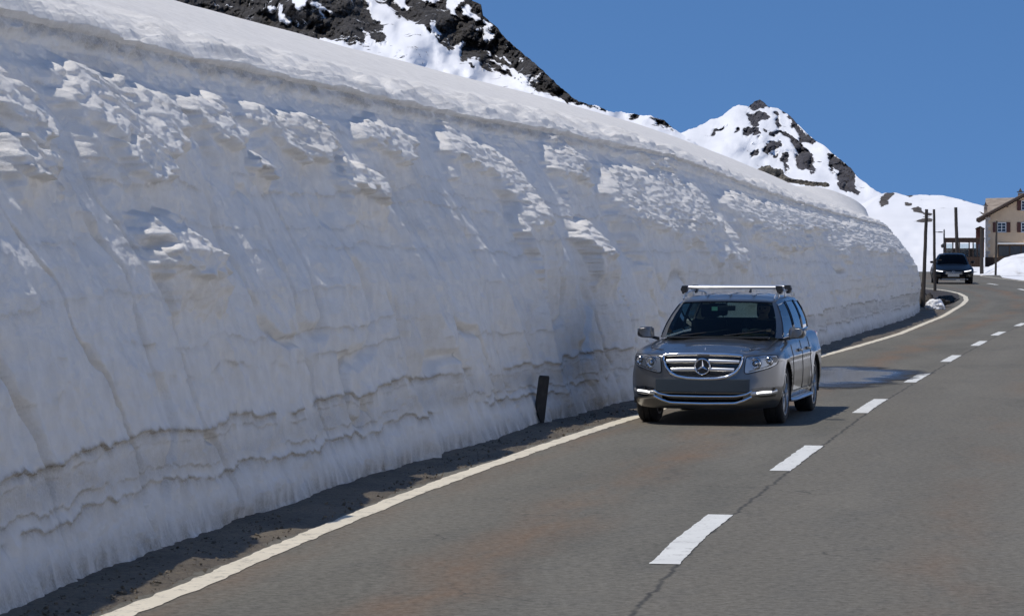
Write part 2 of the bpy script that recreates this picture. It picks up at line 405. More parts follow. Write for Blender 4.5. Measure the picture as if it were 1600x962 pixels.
edge_pts = [(-3.3, 5), (-3.05, 10), (-2.26, 15.78), (-2.01, 17.1), (-1.77, 18.6), (-1.44, 20.6), (-1.01, 23.06), (-.45, 25.95), (.26, 29.3), (.87, 32.1), (1.65, 35.45),
            (6.26, 55.98), (7.9, 62.6), (9.0, 67.2), (10.16, 72.1), (13.09, 86.0), (15.67, 98.0), (16.97, 103.64), (17.7, 107.2), (18.2, 110.5), (18.46, 113.6), (18.42, 116.2), (18.15, 118.3), (17.4, 121.0), (16.2, 124.5)]
cen_pts = [(-.9, 5), (.05, 12.5), (1.31, 20.14), (2.92, 28.08), (4.91, 37.72), (6.84, 46.36), (8.77, 54.94), (10.85, 64.0), (12.68, 71.9), (15.1, 81.66), (19.0, 97.5), (21.1, 107.), (21.8, 114), (21.82, 120.), (22.0, 127.16), (23.0, 141.9), (25.2, 160), (29.5, 185), (36, 215)]
left_road = edge_pts[:-3] + [(17.2, 118), (14.5, 121.5), (13.2, 126), (14.5, 134), (17.5, 143), (20.6, 160), (24.8, 187), (31, 218)]
L, _ = smooth_curve(left_road, 500, 2); C_, sC = smooth_curve(cen_pts, 500, 4)
# pair each centre point with a left point and a right point across the road
tan = np.gradient(C_, axis=0); tan /= np.hypot(tan[:, 0], tan[:, 1])[:, None]; nr = np.stack([tan[:, 1], -tan[:, 0]], 1)
Lp = []
k0 = 0
for i in range(500):
    d = L - C_[i]; along = np.abs(d @ tan[i]); k = int(np.argmin(along + .02 * np.abs(d @ nr[i]) + (np.arange(500) < k0) * 99)); k0 = max(k0, k - 2); Lp.append(L[k])
Lp = np.array(Lp)
latL = ((Lp - C_) * nr).sum(1)
for _ in range(3): latL[1:-1] = (latL[:-2] + 2 * latL[1:-1] + latL[2:]) / 4
wr = np.interp(C_[:, 1], [5, 60, 100, 141, 185, 215], [3.4, 3.7, 4.2, 3.3, 3.2, 3.2])
frac = np.linspace(0, 1, 22)
lat = (latL - .32)[:, None] * (1 - frac)[None] + wr[:, None] * frac[None]
RX = C_[:, :1] + nr[:, :1] * lat; RY = C_[:, 1:] + nr[:, 1:] * lat
RZ = zp(RY) + .0 * fbm(lat * .6, sC[:, None] * .15, 3, 3)
uvs = np.stack([lat, np.repeat(sC[:, None], 22, 1)], -1)
road = mesh_np('road', np.stack([RX, RY, RZ], -1), gridq(500, 22), M['asphalt'], uv=uvs); road['kind'] = 'structure'

def strip(name, pts, hw, z, m, n, ragged=.012, seed=1, kind='structure'):
    Q, s = smooth_curve(pts, n, 3); t = np.gradient(Q, axis=0); t /= np.hypot(t[:, 0], t[:, 1])[:, None]; nn = np.stack([t[:, 1], -t[:, 0]], 1)
    a = hw + ragged * fbm(s * 6, s * 0, seed, 4) * 2; b = hw + ragged * fbm(s * 6, s * 0 + 9, seed + 5, 4) * 2
    off = np.stack([-a, b * 0, b], 1)
    x = Q[:, :1] + nn[:, :1] * off; y = Q[:, 1:] + nn[:, 1:] * off
    o = mesh_np(name, np.stack([x, y, zp(y) + z], -1), gridq(n, 3), m)
    o['kind'] = kind; return o
strip('edge_line', edge_pts[:-1], .090, .0045, M['edge'], 1600, .012)
# dashes of the centre line
cs = np.interp([20.14, 28.08, 37.72, 46.36, 54.94, 64.3, 72.3, 81.66], C_[:, 1], sC)
cs = [cs[0] - 8.6] + list(cs) + [cs[-1] + 9 * k for k in (1, 2, 3, 4, 5, 6.9)]
for k, s0 in enumerate(cs):
    lim = 1.78 if k < 12 else 1.5
    s1 = np.linspace(s0 - lim, s0 + lim, 60); x = np.interp(s1, sC, C_[:, 0]); y = np.interp(s1, sC, C_[:, 1])
    o = strip('centre_line_dash', list(zip(x, y)), .100, .0045, M['dash'], 60, .006, seed=20 + k)
# far edge line and verge
strip('far_edge_line', [(24.6, 128), (26.0, 141.9), (27.7, 158), (29.3, 172), (33.5, 195)], 0.07, .0045, M['edge'], 160, .02)

# verge between the edge line and the wall: wet gravel, a little higher than the asphalt at places
base_pts = [(-3.55, 5.5), (-3.25, 10), (-2.84, 16.01), (-2.73, 17.28), (-2.52, 18.78), (-2.28, 20.09), (-2.0, 21.6), (-1.66, 23.6), (-1.19, 25.8), (-.67, 28.2), (-.21, 30.4), (.40, 33.4), (1.14, 36.3), (1.76, 38.53),
            (4.2, 49.5), (6.81, 60.97), (8.54, 69.0), (11.1, 80.6), (13.6, 92.5), (14.45, 97.4), (14.9, 100.5), (14.85, 103.0), (14.2, 105.6), (12.6, 109), (9, 113.5), (2, 121)]
n = 1500
sh = [(p[0], p[1]) for p in edge_pts[:-5]]
Es, se = smooth_curve(sh, n, 3); Bs, _ = smooth_curve([b for b in base_pts if b[1] <= 104][:-1], n, 3)
Bx = np.interp(Es[:, 1], Bs[:, 1], Bs[:, 0]) - .5 - 2.2 * sstep(98, 104, Es[:, 1])
fr = np.linspace(0, 1, 26)
x = Bx[:, None] * (1 - fr) + (Es[:, 0] - .01)[:, None] * fr; y = np.repeat(Es[:, 1][:, None], 26, 1)
h = .018 + .028 * fbm(x * 3.1, y * 1.3, 5, 4) + .012 * fbm(x * 14, y * 9, 8, 3)
h = h * (1 - fr ** 6) - .020 * fr ** 6 + .02 * (1 - fr) ** 2 + .02 * sstep(.12, .0, np.abs(fr - .75))[None] * 0
mesh_np('gravel_verge', np.stack([x, y, zp(y) + h], -1), gridq(n, 26), M['gravel'])['kind'] = 'structure'

# meltwater across the lane behind the car, thin sheet with an irregular outline
M['earth'] = M['bank']
def pool(name, pts, zoff, m, seed=3, amp=.12):
    c = np.mean(np.array(pts), 0); P = np.array(pts + [pts[0]], float); Q, s = smooth_curve(P, 160, 2)
    rings = []
    for f in np.linspace(0, 1, 9):
        q = c + (Q - c) * f; nz = 1 + amp * fbm(np.cos(np.linspace(0, 6.283, 160)) * 3, np.sin(np.linspace(0, 6.283, 160)) * 3, seed, 4) * f
        q = c + (q - c) * nz[:, None]; rings.append(q)
    G = np.array(rings); o = mesh_np(name, np.concatenate([G, zp(G[..., 1:]) + zoff], -1), gridq(9, 160), m, attrs={'rad': np.repeat(np.linspace(0, 1, 9)[:, None], 160, 1)}); return o
def film_mat():
    g = NG('wet_asphalt_film'); p = g.pos()
    n1 = g.noise(p, 1.1, 6, .6, (1, .35, 1)); gr = g.noise(p, 24, 3, .7)
    g.l(g.mix(g.rng(gr, .35, .7), (.020, .022, .026), (.045, .046, .048)), g.b.inputs['Base Color'])
    rd = g.math('ADD', g.attr('rad'), g.math('MULTIPLY', g.math('SUBTRACT', g.noise(p, .9, 7, .7), .5), 1.1))
    g.l(g.rng(rd, .58, .86, .04, .7), g.b.inputs['Roughness']); g.l(g.math('MULTIPLY', g.rng(rd, 1.02, .84), g.rng(gr, .2, .6, .75, 1.0)), g.b.inputs['Alpha']); g.b.inputs['Specular IOR Level'].default_value = .6
    g.bump(g.math('ADD', n1, g.math('MULTIPLY', gr, .1)), .08, .004)
    return g.m
M['film'] = film_mat()
pd = pool('meltwater_puddle', [(3.9, 50.2), (5.65, 50.9), (6.4, 51.3), (6.95, 50.3), (7.5, 49.0), (7.25, 47.9), (6.95, 46.3), (6.3, 44.2), (5.4, 42.8), (4.6, 42.2), (3.5, 43.4), (2.5, 46.3), (2.8, 49.4)], .011, M['film'])
pd['kind'] = 'structure'
pd = pool('verge_puddle', [(16.3, 103.6), (16.9, 105.2), (17.5, 108.5), (17.6, 110.2), (17.0, 109.5), (16.3, 106.6), (16.0, 104.4)], .062, M['water'], amp=.2); pd['kind'] = 'structure'

pd = pool('earth_verge', [(13.0, 103.5), (15.0, 101.5), (16.4, 103.5), (17.6, 108), (18.1, 112), (18.1, 115.5), (17.2, 117.8), (14, 121), (10, 122), (9, 112)], .035, M['earth'], amp=.03); pd['kind'] = 'structure'
# ================================================================== SNOW WALL
near = np.linspace(5.5, 15.2, 90); D = 15.2; ds = [15.2]
BP = np.array(base_pts)
while D < 97.0:
    bx = np.interp(D, BP[:, 1][:20], BP[:, 0][:20]); b2 = np.interp(D + .01, BP[:, 1][:20], BP[:, 0][:20])
    dpx = abs((b2 / (D + .01) - bx / D) / .01 * FPX); D += max(.02, min(.35, 1.45 / max(dpx, 1e-3))); ds.append(D)
Qc, sc_all = smooth_curve(base_pts, 4000, 60)
kmx = int(np.argmax(Qc[:, 1] > 99.5))
s_of_y = lambda d: np.interp(d, Qc[:kmx, 1], sc_all[:kmx])
s_near = np.r_[s_of_y(near[:-1]), s_of_y(np.array(ds))]
s_cols = np.r_[s_near, np.linspace(s_near[-1] + .08, sc_all[-1], 260)]
bx = np.interp(s_cols, sc_all, Qc[:, 0]); by = np.interp(s_cols, sc_all, Qc[:, 1])
tx = np.gradient(bx, s_cols); ty = np.gradient(by, s_cols); tl = np.hypot(tx, ty); tx /= tl; ty /= tl
for _ in range(30):
    tx[1:-1] = (tx[:-2] + tx[1:-1] + tx[2:]) / 3; ty[1:-1] = (ty[:-2] + ty[1:-1] + ty[2:]) / 3
nx, ny = ty, -tx
sref = [s_of_y(v) for v in (5, 30, 50, 61, 75, 90, 97)] + list(s_of_y(97) + np.array([4, 7, 12, 25]))
Hl = np.interp(s_cols, sref, [3.78, 3.8, 3.8, 3.45, 3.2, 3.05, 2.85, 2.5, 2.3, 2.2, 2.2])
NF = 400
zf = np.linspace(-.04, 1, NF)                      # fraction of the lip height
U = s_cols[:, None]; Zf = zf[None, :] * Hl[:, None]; hgt = Zf
# run of the face behind its toe at each height; above 2 m it lies back about as steeply as the sunlight falls
h38 = zf * 3.8
base = np.interp(h38, [-.2, 0, .15, .45, .8, 1.3, 2.0, 2.5, 3.45, 3.55, 3.64, 3.74, 3.8], [-.16, 0, .09, .20, .27, .35, .52, .74, 1.175, 1.27, 1.34, 1.335, 1.36])
wu = U + .30 * fbm(U * .9, hgt * 2.2, 31, 5, .62); wz = hgt + .24 * fbm(U * 1.8, hgt * 1.6, 32, 5, .62)
patches = [(21.3, 3.22, 1.35, .30), (23.75, 3.28, .62, .22), (18.7, 3.12, .55, .30), (26.3, 3.24, 1.35, .23), (29.9, 3.36, 1.25, .17), (33.6, 3.32, 1.1, .26), (34.9, 2.95, .75, .50), (21.0, 2.82, .6, .14),
    (20.9, 2.21, .45, .17), (21.0, 1.99, .6, .13), (24.5, 2.88, .3, .07), (27.5, 2.82, .75, .14), (18.5, 2.71, .5, .10), (38.9, 3.4, 1.25, .27), (43.7, 2.96, 3.0, .5), (47.4, 3.1, 3.1, .42), (48.8, 2.39, 3.4, .42), (50.5, 2.05, 1.65, .23),
    (37.9, 2.32, .5, .28), (65.3, 2.98, 10.8, .28), (71.4, 2.37, 2.25, .45), (60.2, 2.46, 5.4, .26), (83, 2.6, 13, .5), (93.2, 2.2, 5.0, .6), (47.2, 3.75, 2.4, .16), (56.7, 2.97, 4.1, .33)]
pm = np.zeros_like(Zf)
for (d, z0, rd, rz) in patches:
    u0, ru = s_of_y(d), rd * 1.03
    q = np.sqrt(((wu - u0 + (wz - z0) * .35) / ru) ** 2 + ((wz - z0) / rz) ** 2)
    pm = np.maximum(pm, sstep(1.15, .85, q))
tex = .5 + .5 * ridged(U * 1.1 + hgt * .5, hgt * 2.4, 41, 5, .6)
tex2 = fbm(U * 3.3 + hgt, hgt * 6.5, 45, 6, .64)
texr = ridged(U * 2.6 + .4 * fbm(U, hgt * 2, 44, 3), hgt * 4.2 + U * .6, 43, 6, .6)
off = base[None] * (Hl[:, None] / 3.8) ** .8 + np.zeros_like(Zf)
# bulges: each juts out most at its lower rim and lies back above it, broken by small terraces
bul = np.zeros_like(Zf)
for (d, z0, rd, rz) in patches:
    u0, ru = s_of_y(d), rd * 1.03
    fu = sstep(1.12, .93, np.abs((wu - u0 + (wz - z0) * .35) / ru)); t = (wz - (z0 - rz)) / (2 * rz)
    bul = np.maximum(bul, fu * np.where(t > 0, np.clip(1.08 - t, 0, 1.1), np.clip(1.08 + t * 1.0, 0, 1.1)) * ((2 * rz) * .24 + (.065 + .04 * (3 - z0) if z0 < 2.9 and d < 40 else 0)))
ph = (hgt + .05 * fbm(U * .9, hgt * 1.3, 46, 4) + .05 * tex2 + .10 * vnoise(U * 2.4 + hgt * 2, hgt * 2, 0, 47)) / .12
ph2 = ph + .9 * vnoise(U * 1.7, hgt * 1.2, 0, 48); fq = ph2 - np.floor(ph2)
saw = np.where(fq < .72, 1 - fq / .72, (fq - .72) / .28)
bul = bul + pm * (.022 * saw + .038 * tex2 + .030 * texr + .02 * (tex - .5) + .018 * fbm(U * 11, hgt * 15, 49, 3))
bul = bul + .042 * pm
off = off - bul
off += (.022 * fbm(U * .5 + hgt * .3, hgt * 1.1, 51, 4) + .012 * tex2) * np.interp(zf, [0, .15, .3, .62, .8, 1], [1, 1, .7, .6, .6, .6])[None]
off += .062 * (1 - pm) * np.interp(h38, [0, 1.8, 2.2, 3.5, 3.62, 3.8], [0, 0, 1, 1, .3, 0])[None]
tgt = off[:, -1]
# flutes, scallops and strata ledges carved in the face (positive = outwards)
ua = U + .42 * hgt
fl = 2.1 * ridged(ua * .55 + .2 * fbm(U, hgt, 3), hgt * .22, 61, 4, .5)
disp = .075 * fl * np.interp(zf, [0, .12, .25, .6, .85, 1], [.4, .7, 1, 1, .45, .15])[None]
cell = vnoise(ua * 1.3, hgt * .35, 0, 66); disp += .035 * np.abs(cell) * np.interp(zf, [0, .2, .8, 1], [.3, 1, .6, .2])[None]
edge_ = np.abs(vnoise(ua * .85 + 4 + .35 * fbm(U * 1.5, hgt * 1.2, 68, 3), hgt * .42 + 2, 0, 67))
disp -= .085 * sstep(.09, 0, edge_) * np.interp(zf, [0, .08, .2, .62, .75, 1], [.2, .6, 1, 1, .3, 0])[None]
disp += .016 * fbm(U * 7, hgt * 9, 71, 5, .66) + .008 * texr + .03 * fbm(U * .9, hgt * .9, 73, 4)
lz = hgt + .09 * fbm(U * .45, 0 * hgt, 81, 3) + .075 * fbm(U * 2.6, hgt * .3, 82, 5, .62)
dirt = np.zeros_like(Zf)
for (z0, th, dep, dk, br) in [(0.40, .020, .022, .85, .3), (.50, .014, .014, .65, .4), (.76, .024, .030, .85, .26), (.68, .014, .010, .55, .45), (1.16, .014, .014, .40, .5), (1.38, .012, .012, .36, .52), (1.75, .012, .008, .25, .5),
                              (2.12, .014, .012, .34, .4), (2.3, .01, .006, .3, .5), (2.62, .014, .014, .36, .35), (2.78, .01, .008, .3, .45), (2.95, .012, .008, .22, .5), (3.3, .012, .006, .35, .35)]:
    scl = Hl[:, None] / 3.8 if z0 > 1.5 else 1.0
    wgt = sstep(br - .25, br + .25, .5 + .8 * fbm(U * .33 + z0 * 7, 0 * hgt, int(90 + z0 * 10), 4, .6) + .5 * fbm(U * 4 + z0, hgt * 3, int(95 + z0 * 9), 4))
    dz = (lz - z0 * scl) / th
    disp += dep * wgt * np.where(dz > 0, np.exp(-dz * .35), -.5 * np.exp(dz * 1.2)) * .7
    dirt = np.maximum(dirt, dk * wgt * np.where(dz > 0, np.exp(-np.clip(dz, 0, 9) ** 2 * 1.2), np.exp(np.clip(dz, -30, 0) * (.32 + .30 * tex)) ) * (.75 + .5 * tex2))
dirt = np.maximum(dirt, .44 * sstep(.55, .95, 1 - np.abs(hgt - .58) / .45) * (.5 + .5 * fbm(U * 1.2, hgt * 3, 99, 4)))
dirt = np.maximum(dirt, sstep(.30, .0, hgt) * (.44 + .6 * fbm(U * 9, hgt * 2.5, 101, 4, .65)))
dirt = np.maximum(dirt, .20 * sstep(.54, .62, zf)[None] * sstep(.2, .75, fbm(U * .5, hgt * 2.4, 105, 5)) )
dirt = np.maximum(dirt, .12 * sstep(.15, .6, fbm(U * .35, hgt * .8, 108, 5)))
dirt = np.maximum(dirt, (.36 + .55 * fbm(U * 3, hgt * 6, 107, 5, .62)) * sstep(.965, .985, zf[None] + .012 * fbm(U * 1.3, 0 * hgt, 109, 4)) * np.interp(s_cols, [s_of_y(36), s_of_y(46)], [1, .35])[:, None])
dirt = np.maximum(dirt, .8 * sstep(.035, .01, edge_) * sstep(.1, .5, fbm(U * .8, hgt * .7, 111, 3)) * (zf < .7)[None] * .6)
disp -= .10 * sstep(.18, 0, hgt) * (.5 + .5 * fbm(U * 1.2, 0 * hgt, 121, 4))
lipn = .060 * fbm(U * 1.1, hgt * 1.5, 171, 4) + .055 * ridged(U * 2.7, hgt * 5, 173, 6, .62) + .02 * fbm(U * 12, hgt * 16, 174, 4)
disp += lipn * sstep(.86, .975, zf)[None]
o_tot = off - disp
FX = bx[:, None] - nx[:, None] * o_tot; FY = by[:, None] - ny[:, None] * o_tot; FZ = Zf + zp(by)[:, None] * sstep(1, 0, zf)[None]
# rim above the dirty ledge, then the snow field up to its crest, then down behind
NR = 90; fr = np.linspace(0, 1, NR + 1)[1:]
rim_off = np.interp(fr, [0, .12, .35, .7, 1], [0, -.045, .06, .5, 1.15]); rim_z = np.interp(fr, [0, .12, .35, .7, 1], [0, .05, .17, .40, .60])
near_rim = np.interp(s_cols, [s_of_y(70), s_of_y(92), s_of_y(97)], [1, .55, .3])[:, None]
ro = o_tot[:, -1:] * (1 - sstep(.5, 1, fr)) + tgt[:, None] * sstep(.5, 1, fr) + rim_off[None] * near_rim
lit_tex = fbm(U * 1.4 + 3, (fr * 3)[None] * 2, 131, 5, .6)
rz = Hl[:, None] + rim_z[None] * near_rim + (.05 * fbm(U * .8, 0 * U, 175, 5, .6)) * np.sin(fr * math.pi)[None] + (.05 * fbm(U * .9, (fr * 2)[None], 133, 4) + .045 * lit_tex) * np.sin(fr * math.pi)[None] + .035 * vnoise(U * 2.2, (fr * 9)[None] + .4 * fbm(U * .8, 0, 7), 0, 135) * np.sin(fr * math.pi)[None]
GX = bx[:, None] - nx[:, None] * ro; GY = by[:, None] - ny[:, None] * ro; GZ = rz
crest_t = [s_of_y(v) for v in (5.5, 16, 30, 45, 60, 75, 85, 92, 96)] + list(s_of_y(97) + np.array([2, 4, 6, 8.5, 12, 18, 26]))
bb = lambda v: float(np.interp(v, BP[:, 1][:20], BP[:, 0][:20]))
crest_p = [(bb(5.5) - 5.5, 7, 5.6), (bb(16) - 6, 17.5, 5.6), (bb(30) - 6, 31.5, 5.62), (bb(45) - 6, 46.5, 5.55), (bb(60) - 6, 61.5, 5.62), (bb(75) - 6.2, 77, 5.68), (bb(85) - 5.2, 88.5, 5.22), (8.35, 96.3, 4.72), (9.34, 98, 4.50),
           (11.2, 99.8, 4.55), (12.5, 100.8, 4.15), (13.2, 102, 3.72), (13.3, 104, 3.3), (11.8, 107, 3.2), (8, 111, 3.2), (2, 118, 3.2)]
cp = np.array(crest_p); CX, CY, CZ = [np.interp(s_cols, crest_t, cp[:, k]) for k in range(3)]
for a_ in (CX, CY, CZ):
    for _ in range(60): a_[1:-1] = (a_[:-2] + 2 * a_[1:-1] + a_[2:]) / 4
ff = np.linspace(0, 1, 61)[1:]
SX = GX[:, -1:] * (1 - ff) + CX[:, None] * ff; SY = GY[:, -1:] * (1 - ff) + CY[:, None] * ff
fz = ff * (1.25 - .25 * ff)
SZ = GZ[:, -1:] * (1 - fz) + CZ[:, None] * fz + (.03 * fbm(SX * .6, SY * .6, 141, 4) + .010 * fbm(SX * 3, SY * 3, 143, 3)) * (1 - ff ** 4)
fb = np.linspace(0, 1, 16)[1:]
wb = np.interp(s_cols, [s_of_y(90), s_of_y(97)], [1, .30])[:, None]
KX = CX[:, None] - (6 * nx[:, None]) * fb * wb; KY = CY[:, None] - 6 * ny[:, None] * fb * wb + 0 * fb; KZ = CZ[:, None] - (CZ[:, None] + .4) * fb ** 1.5
AX, AY, AZ = [np.concatenate(q, 1) for q in ((FX, GX, SX, KX), (FY, GY, SY, KY), (FZ, GZ, SZ, KZ))]
rimd = (.34 * sstep(.16, .0, fr)[None] * (.6 + .9 * fbm(U * 3, fr[None] * 4, 151, 4)) + .10 * sstep(.1, .5, lit_tex)) * np.ones_like(GX)
AD = np.concatenate([np.clip(dirt, 0, 1), np.clip(rimd, 0, 1), np.full_like(SX, .03), np.full_like(KX, .05)], 1)
wall = mesh_np('snow_wall', np.stack([AX, AY, AZ], -1), gridq(len(s_cols), AX.shape[1]), M['wall'], attrs={'dirt': AD})
tag(wall, 'tall cut snow wall with dirty layers along the left side of the road', 'snow wall')

# ================================================================== MOUNTAINS
def inpoly(x, y, P):
    P = np.array(P, float); r = np.zeros(x.shape, bool); n = len(P)
    for i in range(n):
        x1, y1 = P[i]; x2, y2 = P[(i + 1) % n]
        if y1 == y2: continue
        c = ((y1 > y) != (y2 > y)) & (x < (x2 - x1) * (y - y1) / (y2 - y1) + x1); r ^= c
    return r
def mountain(name, D, sky_pts, y_foot, rocks, snows, nu, nv, m, depth, wob=4., relief=6., back=1.0, seed=1, top_rough=1.5, xr=None):
    """massif at distance D; ridge outline, foot and rock bands given as directions; real width, height and depth"""
    sp = np.array(sky_pts, float); x = np.linspace(sp[0, 0], sp[-1, 0], nu) if xr is None else xr; nu = len(x)
    ys = np.interp(x, sp[:, 0], sp[:, 1]); v = np.linspace(0, 1, nv)
    Xp = np.repeat(x[:, None], nv, 1); Yp = y_foot + (ys[:, None] - y_foot) * v[None] + top_rough * (fbm(x * .09, 0 * x, seed, 5, .62))[:, None] * sstep(.9, 1, v)[None]
    qx = Xp + wob * fbm(Xp * .045, Yp * .045, seed + 3, 5, .6) + wob * .7 * fbm(Xp * .22, Yp * .22, seed + 4, 4, .65); qy = Yp + wob * fbm(Xp * .045, Yp * .045, seed + 9, 5, .6) + wob * .7 * fbm(Xp * .22, Yp * .22, seed + 5, 4, .65)
    rock = np.zeros_like(Xp)
    for P in rocks: rock = np.maximum(rock, inpoly(qx, qy, P))
    for P in snows: rock = np.where(inpoly(qx, qy, P), 0, rock)
    s = D / FPX
    sm = rock.copy()
    for _ in range(3):
        sm[1:-1, :] = (sm[:-2, :] + sm[1:-1, :] * 2 + sm[2:, :]) / 4; sm[:, 1:-1] = (sm[:, :-2] + sm[:, 1:-1] * 2 + sm[:, 2:]) / 4
    W_ = (Xp - 800) * s; Zt = CAMH + (HY - Yp) * s
    tt = np.clip((Yp - ys.min()) / (y_foot - ys.min()), 0, 1)
    dep = D - depth * tt ** .9 + depth * .10 * fbm(Xp * .008, Yp * .01, seed + 20, 4)
    dep = dep + relief * (sm * 1.3 + .12) * ridged(Xp * .035 + Yp * .02, Yp * .03 - Xp * .01, seed + 30, 6, .66) + relief * .15 * sm
    Zt = CAMH + (HY - Yp) / FPX * dep; W_ = (Xp - 800) / FPX * dep
    nb = 14; fb = np.linspace(0, 1, nb + 1)[1:]
    BX_ = W_[:, -1:] + 0 * fb; BY_ = dep[:, -1:] + depth * back * fb; BZ_ = Zt[:, -1:] * (1 - fb ** 1.5) - 5 * fb
    X_ = np.concatenate([W_, BX_], 1); Y_ = np.concatenate([dep, BY_], 1); Z_ = np.concatenate([Zt, BZ_], 1)
    Rk = np.concatenate([sm, np.repeat(sm[:, -1:], nb, 1)], 1)
    o = mesh_np(name, np.stack([X_, Y_, Z_], -1), gridq(nu, nv + nb), m, attrs={'rock': Rk}); o['kind'] = 'structure'; return o

# big rocky mountain behind the wall
skyA = [(-900, -120), (-500, -260), (-150, -300), (200, -330), (420, -260), (560, -170), (660, -90), (715, -30), (735, 0), (752, 8), (755, 25), (767, 35), (781, 50), (804, 74), (829, 95), (857, 118), (878, 140), (899, 157), (923, 163), (940, 169),
        (960, 176), (991, 179), (1016, 181), (1035, 187), (1054, 202), (1085, 222), (1120, 250), (1200, 300), (1280, 350)]
rA = [[(-900, -420), (560, -420), (562, -60), (571, 0), (593, 37), (606, 58), (600, 66), (560, 70), (280, 30), (180, 10), (0, -60), (-300, -90), (-900, -60)],
      [(600, -120), (606, 0), (622, 29), (655, 37), (676, 54), (697, 78), (717, 97), (750, 107), (796, 122), (829, 134), (874, 152), (905, 162), (930, 168), (930, 150), (850, 90), (790, 30), (740, -60), (640, -160)],
      [(984, 183), (998, 180), (1000, 188), (990, 192)], [(1018, 180), (1034, 186), (1056, 204), (1050, 204), (1030, 192)], [(930, 166), (950, 172), (940, 174)]]
sA = [[(455, -8), (486, -8), (478, 10), (466, 14), (455, 5)], [(436, 10), (442, 12), (444, 24), (460, 34), (452, 38), (438, 32)], [(416, 13), (426, 12), (428, 22), (419, 20)], [(488, 4), (523, 24), (520, 27), (492, 10)], [(546, 27), (570, 50), (592, 64), (570, 66), (566, 48)],
      [(698, -8), (724, -8), (716, 14), (722, 29), (712, 24), (702, 10)], [(722, 10), (734, 8), (742, 22), (760, 38), (758, 44), (740, 30), (726, 20)], [(744, 48), (756, 44), (760, 36), (772, 40), (768, 50), (780, 56), (762, 66), (754, 56)],
      [(670, 38), (682, 36), (692, 54), (686, 58), (674, 48)], [(695, 76), (705, 78), (722, 62), (723, 74), (718, 84), (720, 98), (706, 88)], [(774, 82), (786, 88), (800, 98), (796, 101), (782, 92)], [(812, 94), (822, 96), (820, 104), (814, 102)],
      [(733, 95), (748, 90), (754, 94), (750, 102), (758, 110), (740, 104)], [(768, 94), (780, 100), (800, 110), (820, 122), (824, 130), (806, 124), (786, 108), (772, 102)], [(655, -8), (688, -8), (686, 8), (664, 5)], [(616, -8), (634, -8), (640, 12), (630, 14), (618, 4)], [(756, 76), (768, 78), (768, 90), (760, 88)]]
mountain('rocky_mountain', 480, skyA, 300, rA, sA, 900, 420, M['mtn'], 230, wob=9, relief=3.2, seed=3, top_rough=3.5, xr=np.r_[np.linspace(-900, 240, 160), np.linspace(244, 1120, 860), np.linspace(1124, 1280, 40)])
cv = lambda L_: [(960 + a / 3.2, 120 + b / 3.2) for a, b in L_]
skyB = [(980, 260), (1040, 215), (1079, 203), (1104, 190), (1129, 181), (1145, 168), (1154, 164), (1169, 168), (1178, 159), (1186.5, 155), (1195, 162), (1200, 168), (1216, 170), (1232, 179), (1254, 203), (1276, 221.5), (1288, 229), (1304, 243), (1329, 262), (1338, 276), (1360, 293), (1379, 304), (1420, 325), (1500, 350), (1600, 385)]
rB = [cv(q) for q in ([(670, 152), (685, 130), (705, 100), (735, 100), (765, 118), (768, 162), (745, 158), (720, 155), (690, 162)], [(650, 178), (700, 170), (740, 172), (775, 205), (765, 222), (718, 215), (712, 245), (688, 242), (660, 205)],
    [(798, 178), (812, 175), (818, 205), (845, 240), (830, 260), (808, 248)], [(845, 175), (870, 180), (905, 215), (945, 265), (1018, 325), (1000, 335), (960, 315), (932, 338), (925, 290), (888, 240)],
    [(765, 290), (800, 270), (850, 268), (885, 285), (930, 330), (990, 380), (998, 430), (985, 505), (960, 470), (920, 440), (905, 370), (872, 300), (820, 280), (780, 298)], [(640, 300), (655, 255), (710, 252), (730, 280), (680, 292)],
    [(735, 372), (780, 332), (828, 322), (818, 360), (775, 398)], [(668, 388), (715, 362), (718, 392), (680, 418)], [(812, 425), (840, 385), (868, 366), (862, 420), (850, 485), (840, 442)],
    [(1065, 400), (1100, 385), (1150, 425), (1190, 455), (1218, 560), (1224, 590), (1160, 568), (1120, 548), (1098, 490), (1075, 450)], [(478, 290), (520, 262), (562, 240), (540, 262), (500, 290)],
    [(594, 280), (628, 262), (630, 275), (600, 288)], [(785, 405), (820, 380), (800, 405)], [(700, 300), (735, 290), (730, 305), (708, 308)], [(680, 322), (695, 322), (690, 332)], [(1015, 410), (1060, 440), (1020, 420)], [(745, 262), (768, 262), (765, 275), (750, 275)], [(862, 440), (875, 450), (872, 480), (865, 470)])]
mountain('snowy_peak', 1500, skyB, 420, rB, [cv([(1085, 450), (1112, 470), (1108, 490), (1090, 470)]), cv([(930, 300), (950, 300), (945, 312)])], 620, 400, M['peak'], 520, wob=7, relief=11, seed=13, top_rough=2.2)
skyC = [(1100, 402), (1200, 385), (1280, 366), (1330, 345), (1360, 318), (1375, 304), (1384, 301), (1397, 301), (1419, 306), (1435, 304), (1450, 305), (1470, 305), (1500, 312), (1535, 321), (1580, 336), (1640, 352), (1750, 372)]
rC = [[(1373, 314), (1380, 304), (1392, 300), (1400, 300), (1388, 312), (1388, 320), (1376, 324)], [(1414, 316), (1424, 317), (1425, 322), (1416, 321)], [(1424, 326), (1436, 322), (1442, 330), (1440, 334), (1428, 331)], [(1442, 331), (1456, 333), (1456, 337), (1444, 337)], [(1434, 344), (1444, 340), (1458, 342), (1456, 346), (1436, 347)], [(1415, 304), (1428, 306), (1420, 309)], [(1446, 303), (1458, 304), (1450, 307)], [(1500, 311), (1514, 315), (1504, 315)], [(1528, 330), (1540, 334), (1536, 337)]]
mountain('snowy_hill', 640, skyC, 425, rC, [], 420, 260, M['hill'], 230, wob=2, relief=2.5, seed=23, top_rough=1.0)

